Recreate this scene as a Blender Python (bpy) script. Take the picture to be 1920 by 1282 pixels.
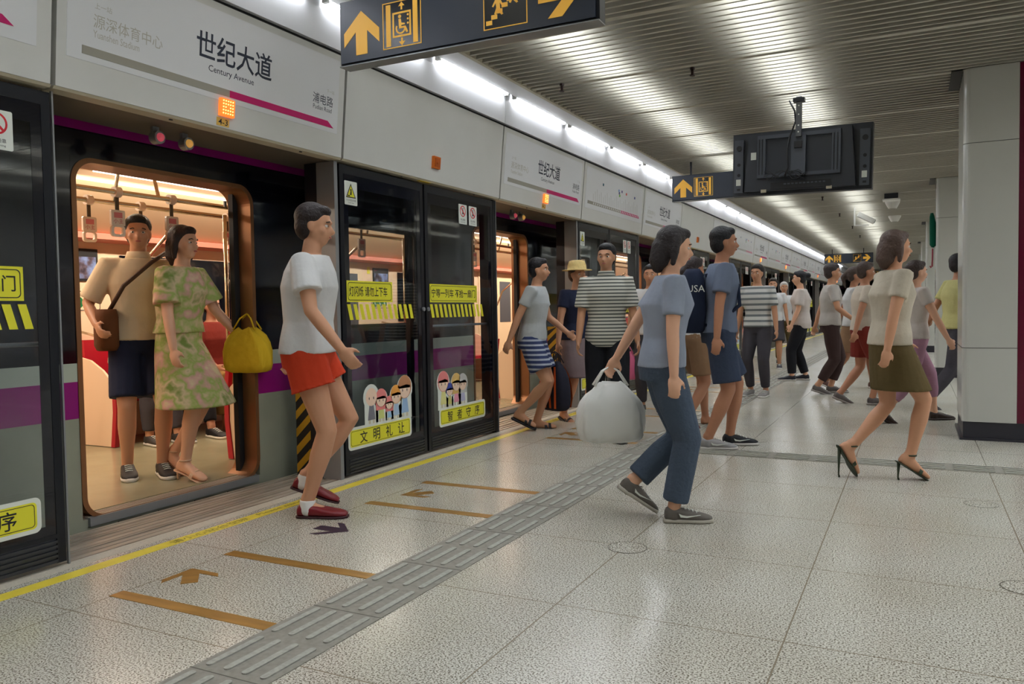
import bpy, bmesh, math, random
from math import sin, cos, pi, radians, atan2, hypot
from mathutils import Vector, Matrix, Euler
for o in list(bpy.data.objects): bpy.data.objects.remove(o)
random.seed(7)
SC = bpy.context.scene
COL = SC.collection
# ------------------------------------------------------------------ camera, world, exposure
CH = 1.15
def cam_axes(yaw, pitch, roll):
    f = Vector((sin(yaw)*cos(pitch), cos(yaw)*cos(pitch), sin(pitch)))
    r = Vector((cos(yaw), -sin(yaw), 0)); u = r.cross(f)
    c, s = cos(roll), sin(roll)
    return c*r+s*u, -s*r+c*u, f
CR, CU, CF = cam_axes(radians(-26.822), radians(-2.27), radians(-0.887))
cd = bpy.data.cameras.new('camera'); cam = bpy.data.objects.new('camera', cd); COL.objects.link(cam)
cd.sensor_width = 36; cd.lens = 1497.7/1920*36; cd.clip_start = 0.05; cd.clip_end = 300
cam.matrix_world = Matrix(((CR.x, CU.x, -CF.x, 0), (CR.y, CU.y, -CF.y, 0), (CR.z, CU.z, -CF.z, CH), (0, 0, 0, 1)))
SC.camera = cam
SC.view_settings.view_transform = 'Standard'; SC.view_settings.look = 'None'
SC.view_settings.gamma = 1; SC.view_settings.use_curve_mapping = False
SC.view_settings.exposure = 0.34
W = bpy.data.worlds.new('world'); SC.world = W; W.use_nodes = True
W.node_tree.nodes['Background'].inputs[0].default_value = (0.5, 0.5, 0.52, 1)
W.node_tree.nodes['Background'].inputs[1].default_value = 0.25
SC.cycles.max_bounces = 7; SC.cycles.transparent_max_bounces = 12
SC.cycles.use_denoising = True
SC.cycles.caustics_reflective = False; SC.cycles.caustics_refractive = False
SC.cycles.sample_clamp_indirect = 4

GX = -3.52        # front face of the platform gates
TX = -4.05        # train side
DC = 3.34         # middle of the first gate opening
DP = 4.34         # door spacing
TUBE_E, TROUGH_E, TRAIN_E = 26.0, 7.0, 4.0

def area(name, loc, sx, sy, power, color, rot=(0, 0, 0), spread=None):
    l = bpy.data.lights.new(name, 'AREA'); l.shape = 'RECTANGLE'; l.size = sx; l.size_y = sy
    l.energy = power; l.color = color
    o = bpy.data.objects.new(name, l); COL.objects.link(o); o.location = loc; o.rotation_euler = rot
    return o

# ------------------------------------------------------------------ materials
MATS = {}
def srgb(r, g, b):
    f = lambda c: (c/255/12.92) if c/255 <= 0.04045 else ((c/255+0.055)/1.055)**2.4
    return (f(r), f(g), f(b), 1)
def mat(name, col, rough=0.5, metal=0.0, spec=0.5, emit=None, es=0, var=0.0, vscale=8, bump=0.0, bscale=60, coat=0, stretch=None):
    if name in MATS: return MATS[name]
    m = bpy.data.materials.new(name); m.use_nodes = True
    nt = m.node_tree; b = nt.nodes['Principled BSDF']
    c = srgb(*col) if max(col) > 1.001 else (*col, 1)
    b.inputs['Base Color'].default_value = c; b.inputs['Roughness'].default_value = rough
    b.inputs['Metallic'].default_value = metal; b.inputs['Specular IOR Level'].default_value = spec
    if coat: b.inputs['Coat Weight'].default_value = coat
    if emit:
        b.inputs['Emission Color'].default_value = (*emit, 1); b.inputs['Emission Strength'].default_value = es
    if var or bump:
        tc = nt.nodes.new('ShaderNodeTexCoord'); mp = nt.nodes.new('ShaderNodeMapping')
        nt.links.new(tc.outputs['Object'], mp.inputs[0])
        if stretch: mp.inputs['Scale'].default_value = stretch
    if var:
        n = nt.nodes.new('ShaderNodeTexNoise'); n.inputs['Scale'].default_value = vscale; n.inputs['Detail'].default_value = 5
        nt.links.new(mp.outputs[0], n.inputs['Vector'])
        r = nt.nodes.new('ShaderNodeValToRGB'); nt.links.new(n.outputs['Fac'], r.inputs[0])
        r.color_ramp.elements[0].position = 0.3; r.color_ramp.elements[1].position = 0.7
        r.color_ramp.elements[0].color = (*[x*(1-var) for x in c[:3]], 1)
        r.color_ramp.elements[1].color = (*[min(1, x*(1+var*0.6)) for x in c[:3]], 1)
        nt.links.new(r.outputs[0], b.inputs['Base Color'])
    if bump:
        n = nt.nodes.new('ShaderNodeTexNoise'); n.inputs['Scale'].default_value = bscale; n.inputs['Detail'].default_value = 3
        nt.links.new(mp.outputs[0], n.inputs['Vector'])
        bp = nt.nodes.new('ShaderNodeBump'); bp.inputs['Strength'].default_value = bump; bp.inputs['Distance'].default_value = 0.01
        nt.links.new(n.outputs['Fac'], bp.inputs['Height']); nt.links.new(bp.outputs[0], b.inputs['Normal'])
    MATS[name] = m
    return m
def stripes(name, ca, cb, period, duty=0.5, axis='Z', rough=0.8, skew=0.0, skaxis='Y'):
    """bands woven / printed across the object's own axis"""
    if name in MATS: return MATS[name]
    m = mat(name, ca, rough, spec=0.2); nt = m.node_tree; b = nt.nodes['Principled BSDF']
    tc = nt.nodes.new('ShaderNodeTexCoord'); sp = nt.nodes.new('ShaderNodeSeparateXYZ'); nt.links.new(tc.outputs['Object'], sp.inputs[0])
    src = sp.outputs[axis]
    if skew:
        a = nt.nodes.new('ShaderNodeMath'); a.operation = 'MULTIPLY_ADD'; nt.links.new(sp.outputs[skaxis], a.inputs[0])
        a.inputs[1].default_value = skew; nt.links.new(src, a.inputs[2]); src = a.outputs[0]
    d = nt.nodes.new('ShaderNodeMath'); d.operation = 'DIVIDE'; nt.links.new(src, d.inputs[0]); d.inputs[1].default_value = period
    f = nt.nodes.new('ShaderNodeMath'); f.operation = 'FRACT'; nt.links.new(d.outputs[0], f.inputs[0])
    g = nt.nodes.new('ShaderNodeMath'); g.operation = 'GREATER_THAN'; nt.links.new(f.outputs[0], g.inputs[0]); g.inputs[1].default_value = duty
    mx = nt.nodes.new('ShaderNodeMix'); mx.data_type = 'RGBA'; nt.links.new(g.outputs[0], mx.inputs[0])
    mx.inputs[6].default_value = srgb(*ca); mx.inputs[7].default_value = srgb(*cb)
    nt.links.new(mx.outputs[2], b.inputs['Base Color'])
    return m
def blotch(name, cols, scale=6, rough=0.85):
    """printed fabric of several colours"""
    if name in MATS: return MATS[name]
    m = mat(name, cols[0], rough, spec=0.2); nt = m.node_tree; b = nt.nodes['Principled BSDF']
    tc = nt.nodes.new('ShaderNodeTexCoord'); n = nt.nodes.new('ShaderNodeTexNoise'); n.inputs['Scale'].default_value = scale
    n.inputs['Detail'].default_value = 3; nt.links.new(tc.outputs['Object'], n.inputs['Vector'])
    r = nt.nodes.new('ShaderNodeValToRGB'); cr = r.color_ramp
    k = len(cols)
    while len(cr.elements) < k: cr.elements.new(0.5)
    for i, c in enumerate(cols): cr.elements[i].position = 0.3+0.4*i/(k-1); cr.elements[i].color = srgb(*c)
    nt.links.new(n.outputs['Fac'], r.inputs[0]); nt.links.new(r.outputs[0], b.inputs['Base Color'])
    return m
def glass(name, tint, refl=0.12, rough=0.02):
    """thin pane: mirrors at grazing angles, lets the rest through"""
    if name in MATS: return MATS[name]
    m = bpy.data.materials.new(name); m.use_nodes = True; nt = m.node_tree; nt.nodes.clear()
    out = nt.nodes.new('ShaderNodeOutputMaterial'); mx = nt.nodes.new('ShaderNodeMixShader')
    t = nt.nodes.new('ShaderNodeBsdfTransparent'); t.inputs[0].default_value = (*tint, 1)
    g = nt.nodes.new('ShaderNodeBsdfGlossy'); g.inputs['Roughness'].default_value = rough; g.inputs[0].default_value = (0.9, 0.93, 0.95, 1)
    lw = nt.nodes.new('ShaderNodeLayerWeight'); lw.inputs[0].default_value = 0.35
    a = nt.nodes.new('ShaderNodeMath'); a.operation = 'MULTIPLY_ADD'; a.inputs[1].default_value = 0.38; a.inputs[2].default_value = refl
    ge = nt.nodes.new('ShaderNodeNewGeometry'); iv = nt.nodes.new('ShaderNodeMath'); iv.operation = 'SUBTRACT'; iv.inputs[0].default_value = 1.0
    nt.links.new(ge.outputs['Backfacing'], iv.inputs[1]); ml = nt.nodes.new('ShaderNodeMath'); ml.operation = 'MULTIPLY'
    nt.links.new(a.outputs[0], ml.inputs[0]); nt.links.new(iv.outputs[0], ml.inputs[1])   # one reflection per pane
    nt.links.new(lw.outputs['Fresnel'], a.inputs[0]); nt.links.new(ml.outputs[0], mx.inputs[0])
    nt.links.new(t.outputs[0], mx.inputs[1]); nt.links.new(g.outputs[0], mx.inputs[2]); nt.links.new(mx.outputs[0], out.inputs[0])
    MATS[name] = m
    return m

M_WHITE = mat('white enamel panel', (204, 204, 200), 0.32, var=0.03, vscale=3)
M_UPPER = mat('white upper panel', (214, 215, 218), 0.3)
M_SHEET = mat('printed sign sheet', (214, 215, 217), 0.45)
M_LIP = mat('cream aluminium lip', (190, 182, 160), 0.4)
M_DARK = mat('black rubber seam and gap shade', (14, 15, 18), 0.6)
M_FRAME = mat('dark anodised frame', (34, 36, 42), 0.35, metal=0.5)
M_GLOSSBLK = mat('black gloss band', (10, 12, 22), 0.12, coat=0.4)
M_SILVER = mat('brushed silver', (140, 142, 144), 0.35, metal=0.35)
M_STEEL = mat('brushed steel', (160, 160, 158), 0.3, metal=1.0, var=0.15, vscale=12, stretch=(1, 0.1, 1))
M_KICK = mat('grey kick plate', (72, 74, 80), 0.35, metal=0.7)
M_GLASS = glass('gate glass', (0.86, 0.89, 0.92), 0.05)
M_TGLASS = glass('train window glass', (0.9, 0.92, 0.93), 0.03)
M_BLACK = mat('black ink', (24, 26, 34), 0.6)
M_NAVYINK = mat('dark navy ink', (30, 38, 56), 0.6)
M_GREYINK = mat('faded grey ink', (176, 173, 162), 0.6)
M_GREYBAR = mat('warm grey bar', (150, 146, 134), 0.5)
M_MAG = mat('magenta print', (188, 0, 98), 0.4)
M_TMAG = mat('magenta livery', (140, 8, 110), 0.35)
M_TGREY = mat('light grey livery', (176, 182, 166), 0.4)
M_TBODY = mat('grey green car body', (150, 152, 134), 0.42, var=0.12, vscale=2.5)
M_YEL = mat('yellow sticker', (226, 220, 50), 0.45)
M_YELLINE = mat('yellow floor line', (226, 205, 70), 0.4, var=0.1, vscale=9)
M_ORANGE = mat('sign amber', (246, 184, 62), 0.5, emit=(0.95, 0.55, 0.1), es=0.12)
M_SIGNBLK = mat('sign charcoal face', (38, 46, 60), 0.4)
M_SIGNIN = mat('sign black inset', (14, 15, 20), 0.25)
M_LAMPON = mat('orange lamp lit', (240, 120, 40), 0.4, emit=(1.0, 0.22, 0.03), es=0.7)
M_LED = mat('orange led', (255, 190, 90), 0.4, emit=(1.0, 0.5, 0.15), es=2.5)
M_LAMPOFF = mat('amber lamp cover', (196, 98, 12), 0.35)
M_TUBE = mat('fluorescent tube', (255, 255, 255), 0.4, emit=(0.92, 0.95, 1.0), es=TUBE_E)
M_TUBE2 = mat('ceiling fluorescent tube', (255, 255, 255), 0.4, emit=(0.93, 0.96, 1.0), es=TROUGH_E)
M_TTUBE = mat('train light diffuser', (255, 255, 255), 0.4, emit=(1.0, 0.9, 0.78), es=TRAIN_E)
M_BLADE = mat('ceiling blade paint', (182, 178, 166), 0.45, var=0.05, vscale=3)
M_PLENUM = mat('dark plenum', (26, 25, 24), 0.9)
M_PLASTER = mat('grey plaster', (120, 118, 112), 0.8)
M_BRASS = mat('brass strip', (172, 130, 66), 0.36, metal=0.45, var=0.25, vscale=4, stretch=(1, 6, 1))
M_TACT = mat('grey tactile tile', (134, 130, 120), 0.65, var=0.18, vscale=40)
M_TACT2 = mat('worn tactile bar', (158, 157, 148), 0.6, var=0.2, vscale=60)
M_STONE = mat('granite edge', (190, 182, 166), 0.5, var=0.15, vscale=90)
M_METALFL = mat('ribbed sill metal', (178, 166, 150), 0.42, metal=0.25, var=0.3, vscale=14, stretch=(1, 0.15, 1))
M_PILLAR = mat('pillar enamel', (196, 197, 192), 0.16, spec=0.5)
M_PILMAG = mat('pillar magenta', (96, 4, 40), 0.25)
M_PLINTH = mat('dark plinth', (44, 44, 54), 0.3)
M_TVB = mat('dark screen casing', (48, 52, 60), 0.4)
M_TVB2 = mat('casing recess', (74, 79, 88), 0.5)
M_TVB3 = mat('casing black', (20, 22, 26), 0.5)  # even black for cables, holes, grooves and screen fronts
M_PINT = mat('train interior panel', (236, 208, 178), 0.45)
M_PINT2 = mat('train interior ceiling', (238, 214, 180), 0.45)
M_PINK = mat('train ledge', (214, 132, 112), 0.45)
M_TFLOOR = mat('train floor vinyl', (146, 140, 112), 0.22, var=0.08, vscale=5)
M_REDSEAT = mat('red seat shell', (176, 24, 44), 0.35)
M_RAIL = mat('polished grab rail', (210, 190, 160), 0.2, metal=0.9)
M_STRAP = mat('strap webbing', (90, 78, 60), 0.8)
M_CLEAR = mat('clear pinkish plastic', (244, 226, 206), 0.25, coat=0.3)
M_BRONZE = mat('door frame bronze', (148, 104, 70), 0.35, metal=0.6)
M_HAZB = mat('hazard black', (16, 16, 16), 0.5)
M_HAZY = mat('hazard amber', (196, 150, 20), 0.5)
M_REDSIGN = mat('prohibition red', (206, 24, 40), 0.5)
M_STKW = mat('sticker white', (222, 226, 218), 0.5)
M_GREEN = mat('green print', (10, 110, 60), 0.5)
M_WHITEP = mat('white plastic', (226, 226, 222), 0.4)

def floor_material():
    m = bpy.data.materials.new('polished terrazzo'); m.use_nodes = True; nt = m.node_tree; b = nt.nodes['Principled BSDF']
    L = nt.links.new
    tc = nt.nodes.new('ShaderNodeTexCoord')
    n1 = nt.nodes.new('ShaderNodeTexNoise'); n1.inputs['Scale'].default_value = 150; n1.inputs['Detail'].default_value = 2.5; n1.inputs['Roughness'].default_value = .6
    L(tc.outputs['Object'], n1.inputs['Vector'])
    r1 = nt.nodes.new('ShaderNodeValToRGB'); L(n1.outputs['Fac'], r1.inputs[0]); e = r1.color_ramp.elements
    e[0].position = 0.41; e[0].color = srgb(98, 90, 76); e[1].position = 0.50; e[1].color = srgb(200, 196, 184)
    e2 = r1.color_ramp.elements.new(0.62); e2.color = srgb(214, 212, 202)
    n2 = nt.nodes.new('ShaderNodeTexNoise'); n2.inputs['Scale'].default_value = 1.2; n2.inputs['Detail'].default_value = 4
    L(tc.outputs['Object'], n2.inputs['Vector'])
    mx = nt.nodes.new('ShaderNodeMix'); mx.data_type = 'RGBA'; mx.blend_type = 'MULTIPLY'; mx.inputs[0].default_value = 0.35
    L(r1.outputs[0], mx.inputs[6])
    r2 = nt.nodes.new('ShaderNodeValToRGB'); L(n2.outputs['Fac'], r2.inputs[0]); r2.color_ramp.elements[0].position = .35
    r2.color_ramp.elements[0].color = srgb(216, 206, 188); r2.color_ramp.elements[1].color = (1, 1, 1, 1); r2.color_ramp.elements[1].position = .65
    L(r2.outputs[0], mx.inputs[7])
    # tile joints
    sp = nt.nodes.new('ShaderNodeSeparateXYZ'); L(tc.outputs['Object'], sp.inputs[0])
    def joint(out, off):
        a = nt.nodes.new('ShaderNodeMath'); a.operation = 'ADD'; L(out, a.inputs[0]); a.inputs[1].default_value = off
        d = nt.nodes.new('ShaderNodeMath'); d.operation = 'DIVIDE'; L(a.outputs[0], d.inputs[0]); d.inputs[1].default_value = 0.85
        p = nt.nodes.new('ShaderNodeMath'); p.operation = 'PINGPONG'; L(d.outputs[0], p.inputs[0]); p.inputs[1].default_value = 0.5
        g = nt.nodes.new('ShaderNodeMath'); g.operation = 'LESS_THAN'; L(p.outputs[0], g.inputs[0]); g.inputs[1].default_value = 0.0032
        return g.outputs[0]
    jx = joint(sp.outputs['X'], 0.40+8.5); jy = joint(sp.outputs['Y'], -1.97+8.5)
    mm = nt.nodes.new('ShaderNodeMath'); mm.operation = 'MAXIMUM'; L(jx, mm.inputs[0]); L(jy, mm.inputs[1])
    mj = nt.nodes.new('ShaderNodeMix'); mj.data_type = 'RGBA'; L(mm.outputs[0], mj.inputs[0]); L(mx.outputs[2], mj.inputs[6]); mj.inputs[7].default_value = srgb(128, 116, 98)
    L(mj.outputs[2], b.inputs['Base Color'])
    b.inputs['Roughness'].default_value = 0.23; b.inputs['Specular IOR Level'].default_value = 0.6
    return m
M_FLOOR = floor_material()

# ------------------------------------------------------------------ mesh helpers
def mk(name, bm, m, parent=None, smooth=False, label=None):
    me = bpy.data.meshes.new(name)
    bmesh.ops.recalc_face_normals(bm, faces=bm.faces)
    bm.to_mesh(me); bm.free()
    for mm in (m if isinstance(m, (list, tuple)) else [m]): me.materials.append(mm)
    if smooth:
        for p in me.polygons: p.use_smooth = True
    o = bpy.data.objects.new(name, me); COL.objects.link(o)
    if parent: o.parent = parent
    if label: o['label'] = label
    return o
def tag(o, label, cat, group=None):
    o['label'] = label; o['category'] = cat
    if group: o['group'] = group
    return o
def thing(name, label, cat, loc=(0, 0, 0), rz=0.0, group=None):
    o = bpy.data.objects.new(name, None); COL.objects.link(o); o.location = loc; o.rotation_euler = (0, 0, rz)
    o.empty_display_size = 0.1
    return tag(o, label, cat, group)
def struct(o):
    o['kind'] = 'structure'; return o
def copy_tree(o, parent=None):
    kids = list(o.children)
    c = o.copy(); COL.objects.link(c); c.parent = parent
    for ch in kids: copy_tree(ch, c)
    return c
NB = bmesh.new
def box(bm, x0, x1, y0, y1, z0, z1, mi=0):
    v = [bm.verts.new((x, y, z)) for x in (x0, x1) for y in (y0, y1) for z in (z0, z1)]
    for f in ((0, 1, 3, 2), (4, 6, 7, 5), (0, 4, 5, 1), (2, 3, 7, 6), (0, 2, 6, 4), (1, 5, 7, 3)):
        bm.faces.new([v[i] for i in f]).material_index = mi
    return v
def bx(x0, x1, y0, y1, z0, z1):
    b = NB(); box(b, x0, x1, y0, y1, z0, z1); return b
def prism(bm, pts, w0, w1, F):
    """2D outline pts in (u,v), extruded along w, placed by F(u,v,w)"""
    a = [bm.verts.new(F(u, v, w0)) for u, v in pts]; b = [bm.verts.new(F(u, v, w1)) for u, v in pts]
    n = len(pts)
    bm.faces.new(a); bm.faces.new(b[::-1])
    for i in range(n): bm.faces.new((a[i], b[i], b[(i+1) % n], a[(i+1) % n]))
def rrect(u0, u1, v0, v1, r, n=5):
    P = []
    for cx, cy, a0 in ((u1-r, v1-r, 0), (u0+r, v1-r, 90), (u0+r, v0+r, 180), (u1-r, v0+r, 270)):
        for i in range(n+1):
            a = radians(a0+90*i/n); P.append((cx+r*cos(a), cy+r*sin(a)))
    return P
def circ(cx, cy, r, n=20, ry=None):
    return [(cx+r*cos(2*pi*i/n), cy+(ry or r)*sin(2*pi*i/n)) for i in range(n)]
def ring(bm, outer, inner, w0, w1, F):
    n = len(outer)
    for w, fl in ((w0, 0), (w1, 1)):
        a = [bm.verts.new(F(u, v, w)) for u, v in outer]; b = [bm.verts.new(F(u, v, w)) for u, v in inner]
        for i in range(n): bm.faces.new((a[i], a[(i+1) % n], b[(i+1) % n], b[i]))
        if not fl: A, B = a, b
    for i in range(n):
        j = (i+1) % n
        bm.faces.new((A[i], A[j], a[j], a[i])); bm.faces.new((B[i], B[j], b[j], b[i]))
def tube(bm, pts, r, n=10, caps=True):
    pts = [Vector(p) for p in pts]; rs = r if isinstance(r, (list, tuple)) else [r]*len(pts)
    rings = []; up = None
    for i, p in enumerate(pts):
        d = ((pts[min(i+1, len(pts)-1)]-pts[max(i-1, 0)])).normalized()
        if up is None: up = Vector((0, 0, 1)) if abs(d.z) < .9 else Vector((1, 0, 0))
        a = d.cross(up).normalized(); up = a.cross(d).normalized()
        rings.append([bm.verts.new(p+a*(rs[i]*cos(2*pi*k/n))+up*(rs[i]*sin(2*pi*k/n))) for k in range(n)])
    for i in range(len(rings)-1):
        for k in range(n): bm.faces.new((rings[i][k], rings[i][(k+1) % n], rings[i+1][(k+1) % n], rings[i+1][k]))
    if caps: bm.faces.new(rings[0][::-1]); bm.faces.new(rings[-1])
FW = lambda u, v, w: (w, u, v)          # on a wall facing +X : u along +Y, v up, w out of the wall
FC = lambda u, v, w: (u, -w, v)         # on a board facing -Y : u along +X
FF = lambda u, v, w: (u, v, w)          # lying on the floor
_txt = {}
def text(name, body, u, v, height, m, F, w, parent, width=None, bold=0.0, align='l', label=None, ref=None):
    """lettering: lower left corner at (u,v), glyph height, optional total width"""
    key = (body, bold)
    if key not in _txt:
        c = bpy.data.curves.new('lettering', 'FONT'); c.body = body; c.resolution_u = 2; c.offset = bold
        o = bpy.data.objects.new('lettering', c); COL.objects.link(o)
        bpy.context.view_layer.update()
        me = bpy.data.meshes.new_from_object(o.evaluated_get(bpy.context.evaluated_depsgraph_get()))
        bpy.data.objects.remove(o); bpy.data.curves.remove(c)
        _txt[key] = ([tuple(x.co) for x in me.vertices], [tuple(p.vertices) for p in me.polygons])
    V, P = _txt[key]
    x0 = min(p[0] for p in V); x1 = max(p[0] for p in V); y0 = min(p[1] for p in V); y1 = max(p[1] for p in V)
    if ref: y0, y1 = ref
    s = height/(y1-y0); sx = s if width is None else width/(x1-x0)
    off = 0 if align == 'l' else -(x1-x0)*sx/2
    bm = NB(); vs = [bm.verts.new(F(u+off+(p[0]-x0)*sx, v+(p[1]-y0)*s, w)) for p in V]
    for f in P:
        try: bm.faces.new([vs[i] for i in f])
        except ValueError: pass
    me = bpy.data.meshes.new(name); bm.to_mesh(me); bm.free(); me.materials.append(m)
    o = bpy.data.objects.new(name, me); COL.objects.link(o); o.parent = parent
    if label: o['label'] = label
    return o
ORD = ['first', 'second', 'third', 'fourth', 'fifth', 'sixth', 'seventh', 'eighth', 'ninth', 'tenth', 'eleventh', 'twelfth',
       'thirteenth', 'fourteenth', 'fifteenth', 'sixteenth', 'seventeenth', 'eighteenth', 'nineteenth', 'twentieth']
def ordn(i):
    if i < 20: return ORD[i]
    t = (i+1)//10; u = (i+1) % 10
    tens = {2: ('twentieth', 'twenty'), 3: ('thirtieth', 'thirty'), 4: ('fortieth', 'forty'), 5: ('fiftieth', 'fifty')}[t]
    return tens[0] if u == 0 else tens[1]+'-'+ORD[u-1]
# ================================================================== THE SETTING
def build_setting():
    YN, YF = -3.0, 75.0
    b = NB()
    box(b, GX-0.02, 5.2, YN, YF, -0.2, 0.0)
    struct(mk('floor', b, M_FLOOR))
    # ribbed metal sill between gates and train
    b = NB(); box(b, -4.0, GX-0.021, YN, YF, -0.2, -0.006)
    for i in range(9):
        x = -3.98+i*0.048; box(b, x, x+0.018+0.01*(i % 3), YN, YF, -0.006, 0.0)
    struct(mk('trim_1', b, M_METALFL))
    # granite kerb strip under the gate feet
    struct(mk('trim_2', bx(GX-0.018, GX+0.07, YN, YF, 0.0, 0.0015), M_STONE))
    # upper wall over the gates, panel seams left open
    b = NB(); y = DC-1.02-DP*2
    ys = [YN]
    seams = []
    k = -2
    while True:
        for d in (DC-1.01, DC+1.03):
            s = d+DP*k
            if s > YF: break
            if s > YN: seams.append(s)
        k += 1
        if k > 18: break
    e = [YN]+seams+[YF]
    for a, c in zip(e[:-1], e[1:]):
        pts = [(-3.41, 2.885), (-3.40, 3.10), (-3.41, 3.17), (-3.46, 3.17), (-3.46, 2.885)]
        prism(b, pts, a+0.003, c-0.003, lambda u, v, w: (u, w, v))
    struct(mk('wall_left', b, M_UPPER))
    b = NB(); box(b, -3.6, -3.575, YN, YF, 2.2, 3.2); box(b, -3.5, -3.44, YN, YF, 2.862, 2.884)
    struct(mk('trim_3', b, M_DARK))
    # soffit with the lip below the blades
    b = NB(); box(b, -3.46, -3.345, YN, YF, 3.185, 3.21); box(b, -3.338, -3.085, YN, YF, 3.138, 3.21)
    struct(mk('trim_4', b, M_UPPER))
    b = NB(); box(b, -3.083, -3.05, YN, YF, 3.095, 3.21)
    struct(mk('trim_5', b, M_LIP))
    # tunnel wall behind the train, right side, ends
    struct(mk('wall_tunnel', bx(-7.4, -7.3, YN, YF, -0.9, 3.4), mat('tunnel concrete', (40, 40, 42), 0.9)))
    struct(mk('floor_track_bed', bx(-7.3, -4.0, YN, YF, -1.0, -0.9), mat('track bed', (50, 48, 46), 0.9)))
    struct(mk('wall_right', bx(5.2, 5.3, YN, YF, -0.2, 3.4), mat('far side wall', (150, 148, 142), 0.5)))
    struct(mk('wall_far', bx(-7.3, 5.3, YF, YF+0.1, -1, 3.6), mat('far end wall', (104, 92, 82), 0.6)))
    struct(mk('wall_near', bx(-7.3, 5.3, YN-0.1, YN, -1, 3.6), mat('near end wall', (128, 124, 118), 0.6)))
    # ceiling : blades with a small flange, carrier rails and a dark plenum above
    b = NB()
    box(b, -7.4, 5.3, YN, YF, 3.62, 3.7)
    struct(mk('ceiling', b, M_PLENUM))
    b = NB(); y = -2.6; i = 0
    while y < 48:
        joined = (i % 13 == 0)
        x0, x1 = -3.05, 5.15
        box(b, x0, x1, y-0.004, y+0.004, 3.112, 3.185)
        if joined: box(b, x0, x1, y-0.03, y+0.03, 3.100, 3.112)
        else: box(b, x0, x1, y-0.011, y+0.011, 3.100, 3.112)
        y += 0.1; i += 1
    for x in (-2.75, -1.6, -0.5, 0.15, 1.6, 2.8, 4.1):
        box(b, x-0.012, x+0.012, -2.6, 48, 3.188, 3.215)
    box(b, -3.05, 5.15, 48, YF, 3.1, 3.12)
    struct(mk('ceiling_blades', b, M_BLADE))
build_setting()

# yellow line with its worn writing
def yellow_line():
    t = mk('safety_line', bx(GX+0.125, GX+0.205, -3, 60, 0.0, 0.002), M_YELLINE)
    tag(t, 'long yellow safety line on the floor along the gates with worn black writing', 'floor line')
    FY = lambda u, v, w: (GX+0.205-v, u, w)
    for k in range(-1, 5):
        yc = DC+DP*k
        text('lettering', '请小心站台空隙', yc-0.56, 0.014, 0.052, M_GREYW, FY, 0.0028, t, width=0.52)
        text('lettering', 'Please mind the gap', yc+0.04, 0.014, 0.05, M_GREYW, FY, 0.0028, t, width=0.62)
M_GREYW = mat('worn black writing', (120, 112, 48), 0.7)
yellow_line()

# brass queue marks
def brass():
    strip = None; arrow = None
    doors = {0: 'at the nearest open train door', 1: 'at the second open train door', 2: 'at the third train door'}
    which = ['nearest the camera', 'second from the camera', 'third from the camera', 'farthest from the camera']
    for k in range(0, 3):
        for i, dy in enumerate((-1.165, -0.555, 0.545, 1.165)):
            if strip is None:
                o = mk('brass_floor_strip', bx(0, 0.85, -0.034, 0.034, 0.0, 0.002), M_BRASS); strip = o
            else:
                o = strip.copy(); COL.objects.link(o)
            o.location = (-2.96, DC+DP*k+dy, 0)
            tag(o, f'brass floor strip {doors[k]}, {which[i]} of its four', 'floor strip', 'brass queue strips set in the floor')
    def arrow_mesh(m):
        b = NB(); prism(b, [(0, 0.12), (0.115, 0.0), (0.115, -0.045), (0.035, 0.035), (0.035, -0.09), (-0.035, -0.09), (-0.035, 0.035), (-0.115, -0.045), (-0.115, 0.0)], 0, 0.002, FF)
        return b
    for k in range(0, 3):
        for j, (x, y, a, mm, lb) in enumerate((
                (-2.845, DC-0.885, radians(45), M_BRASS, 'brass floor arrow slanting toward the train before'),
                (-2.78, DC-0.02, radians(-90), mat('dark reflection arrow', (62, 48, 66), 0.4, metal=0.4), 'floor arrow in a painted dark reflection colour pointing away from the train before'),  # dark purple colour paints a reflection onto this arrow
                (-2.80, DC+0.865, radians(135), M_BRASS, 'brass floor arrow slanting back toward the train behind'))):
            o = mk('floor_arrow', arrow_mesh(mm), mm); o.location = (x, y+DP*k, 0); o.rotation_euler = (0, 0, a)
            tag(o, lb+' '+('the maroon shoe' if (k == 0 and j == 1) else doors[k][3:]), 'floor arrow', 'arrows set in the floor')
brass()

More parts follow.
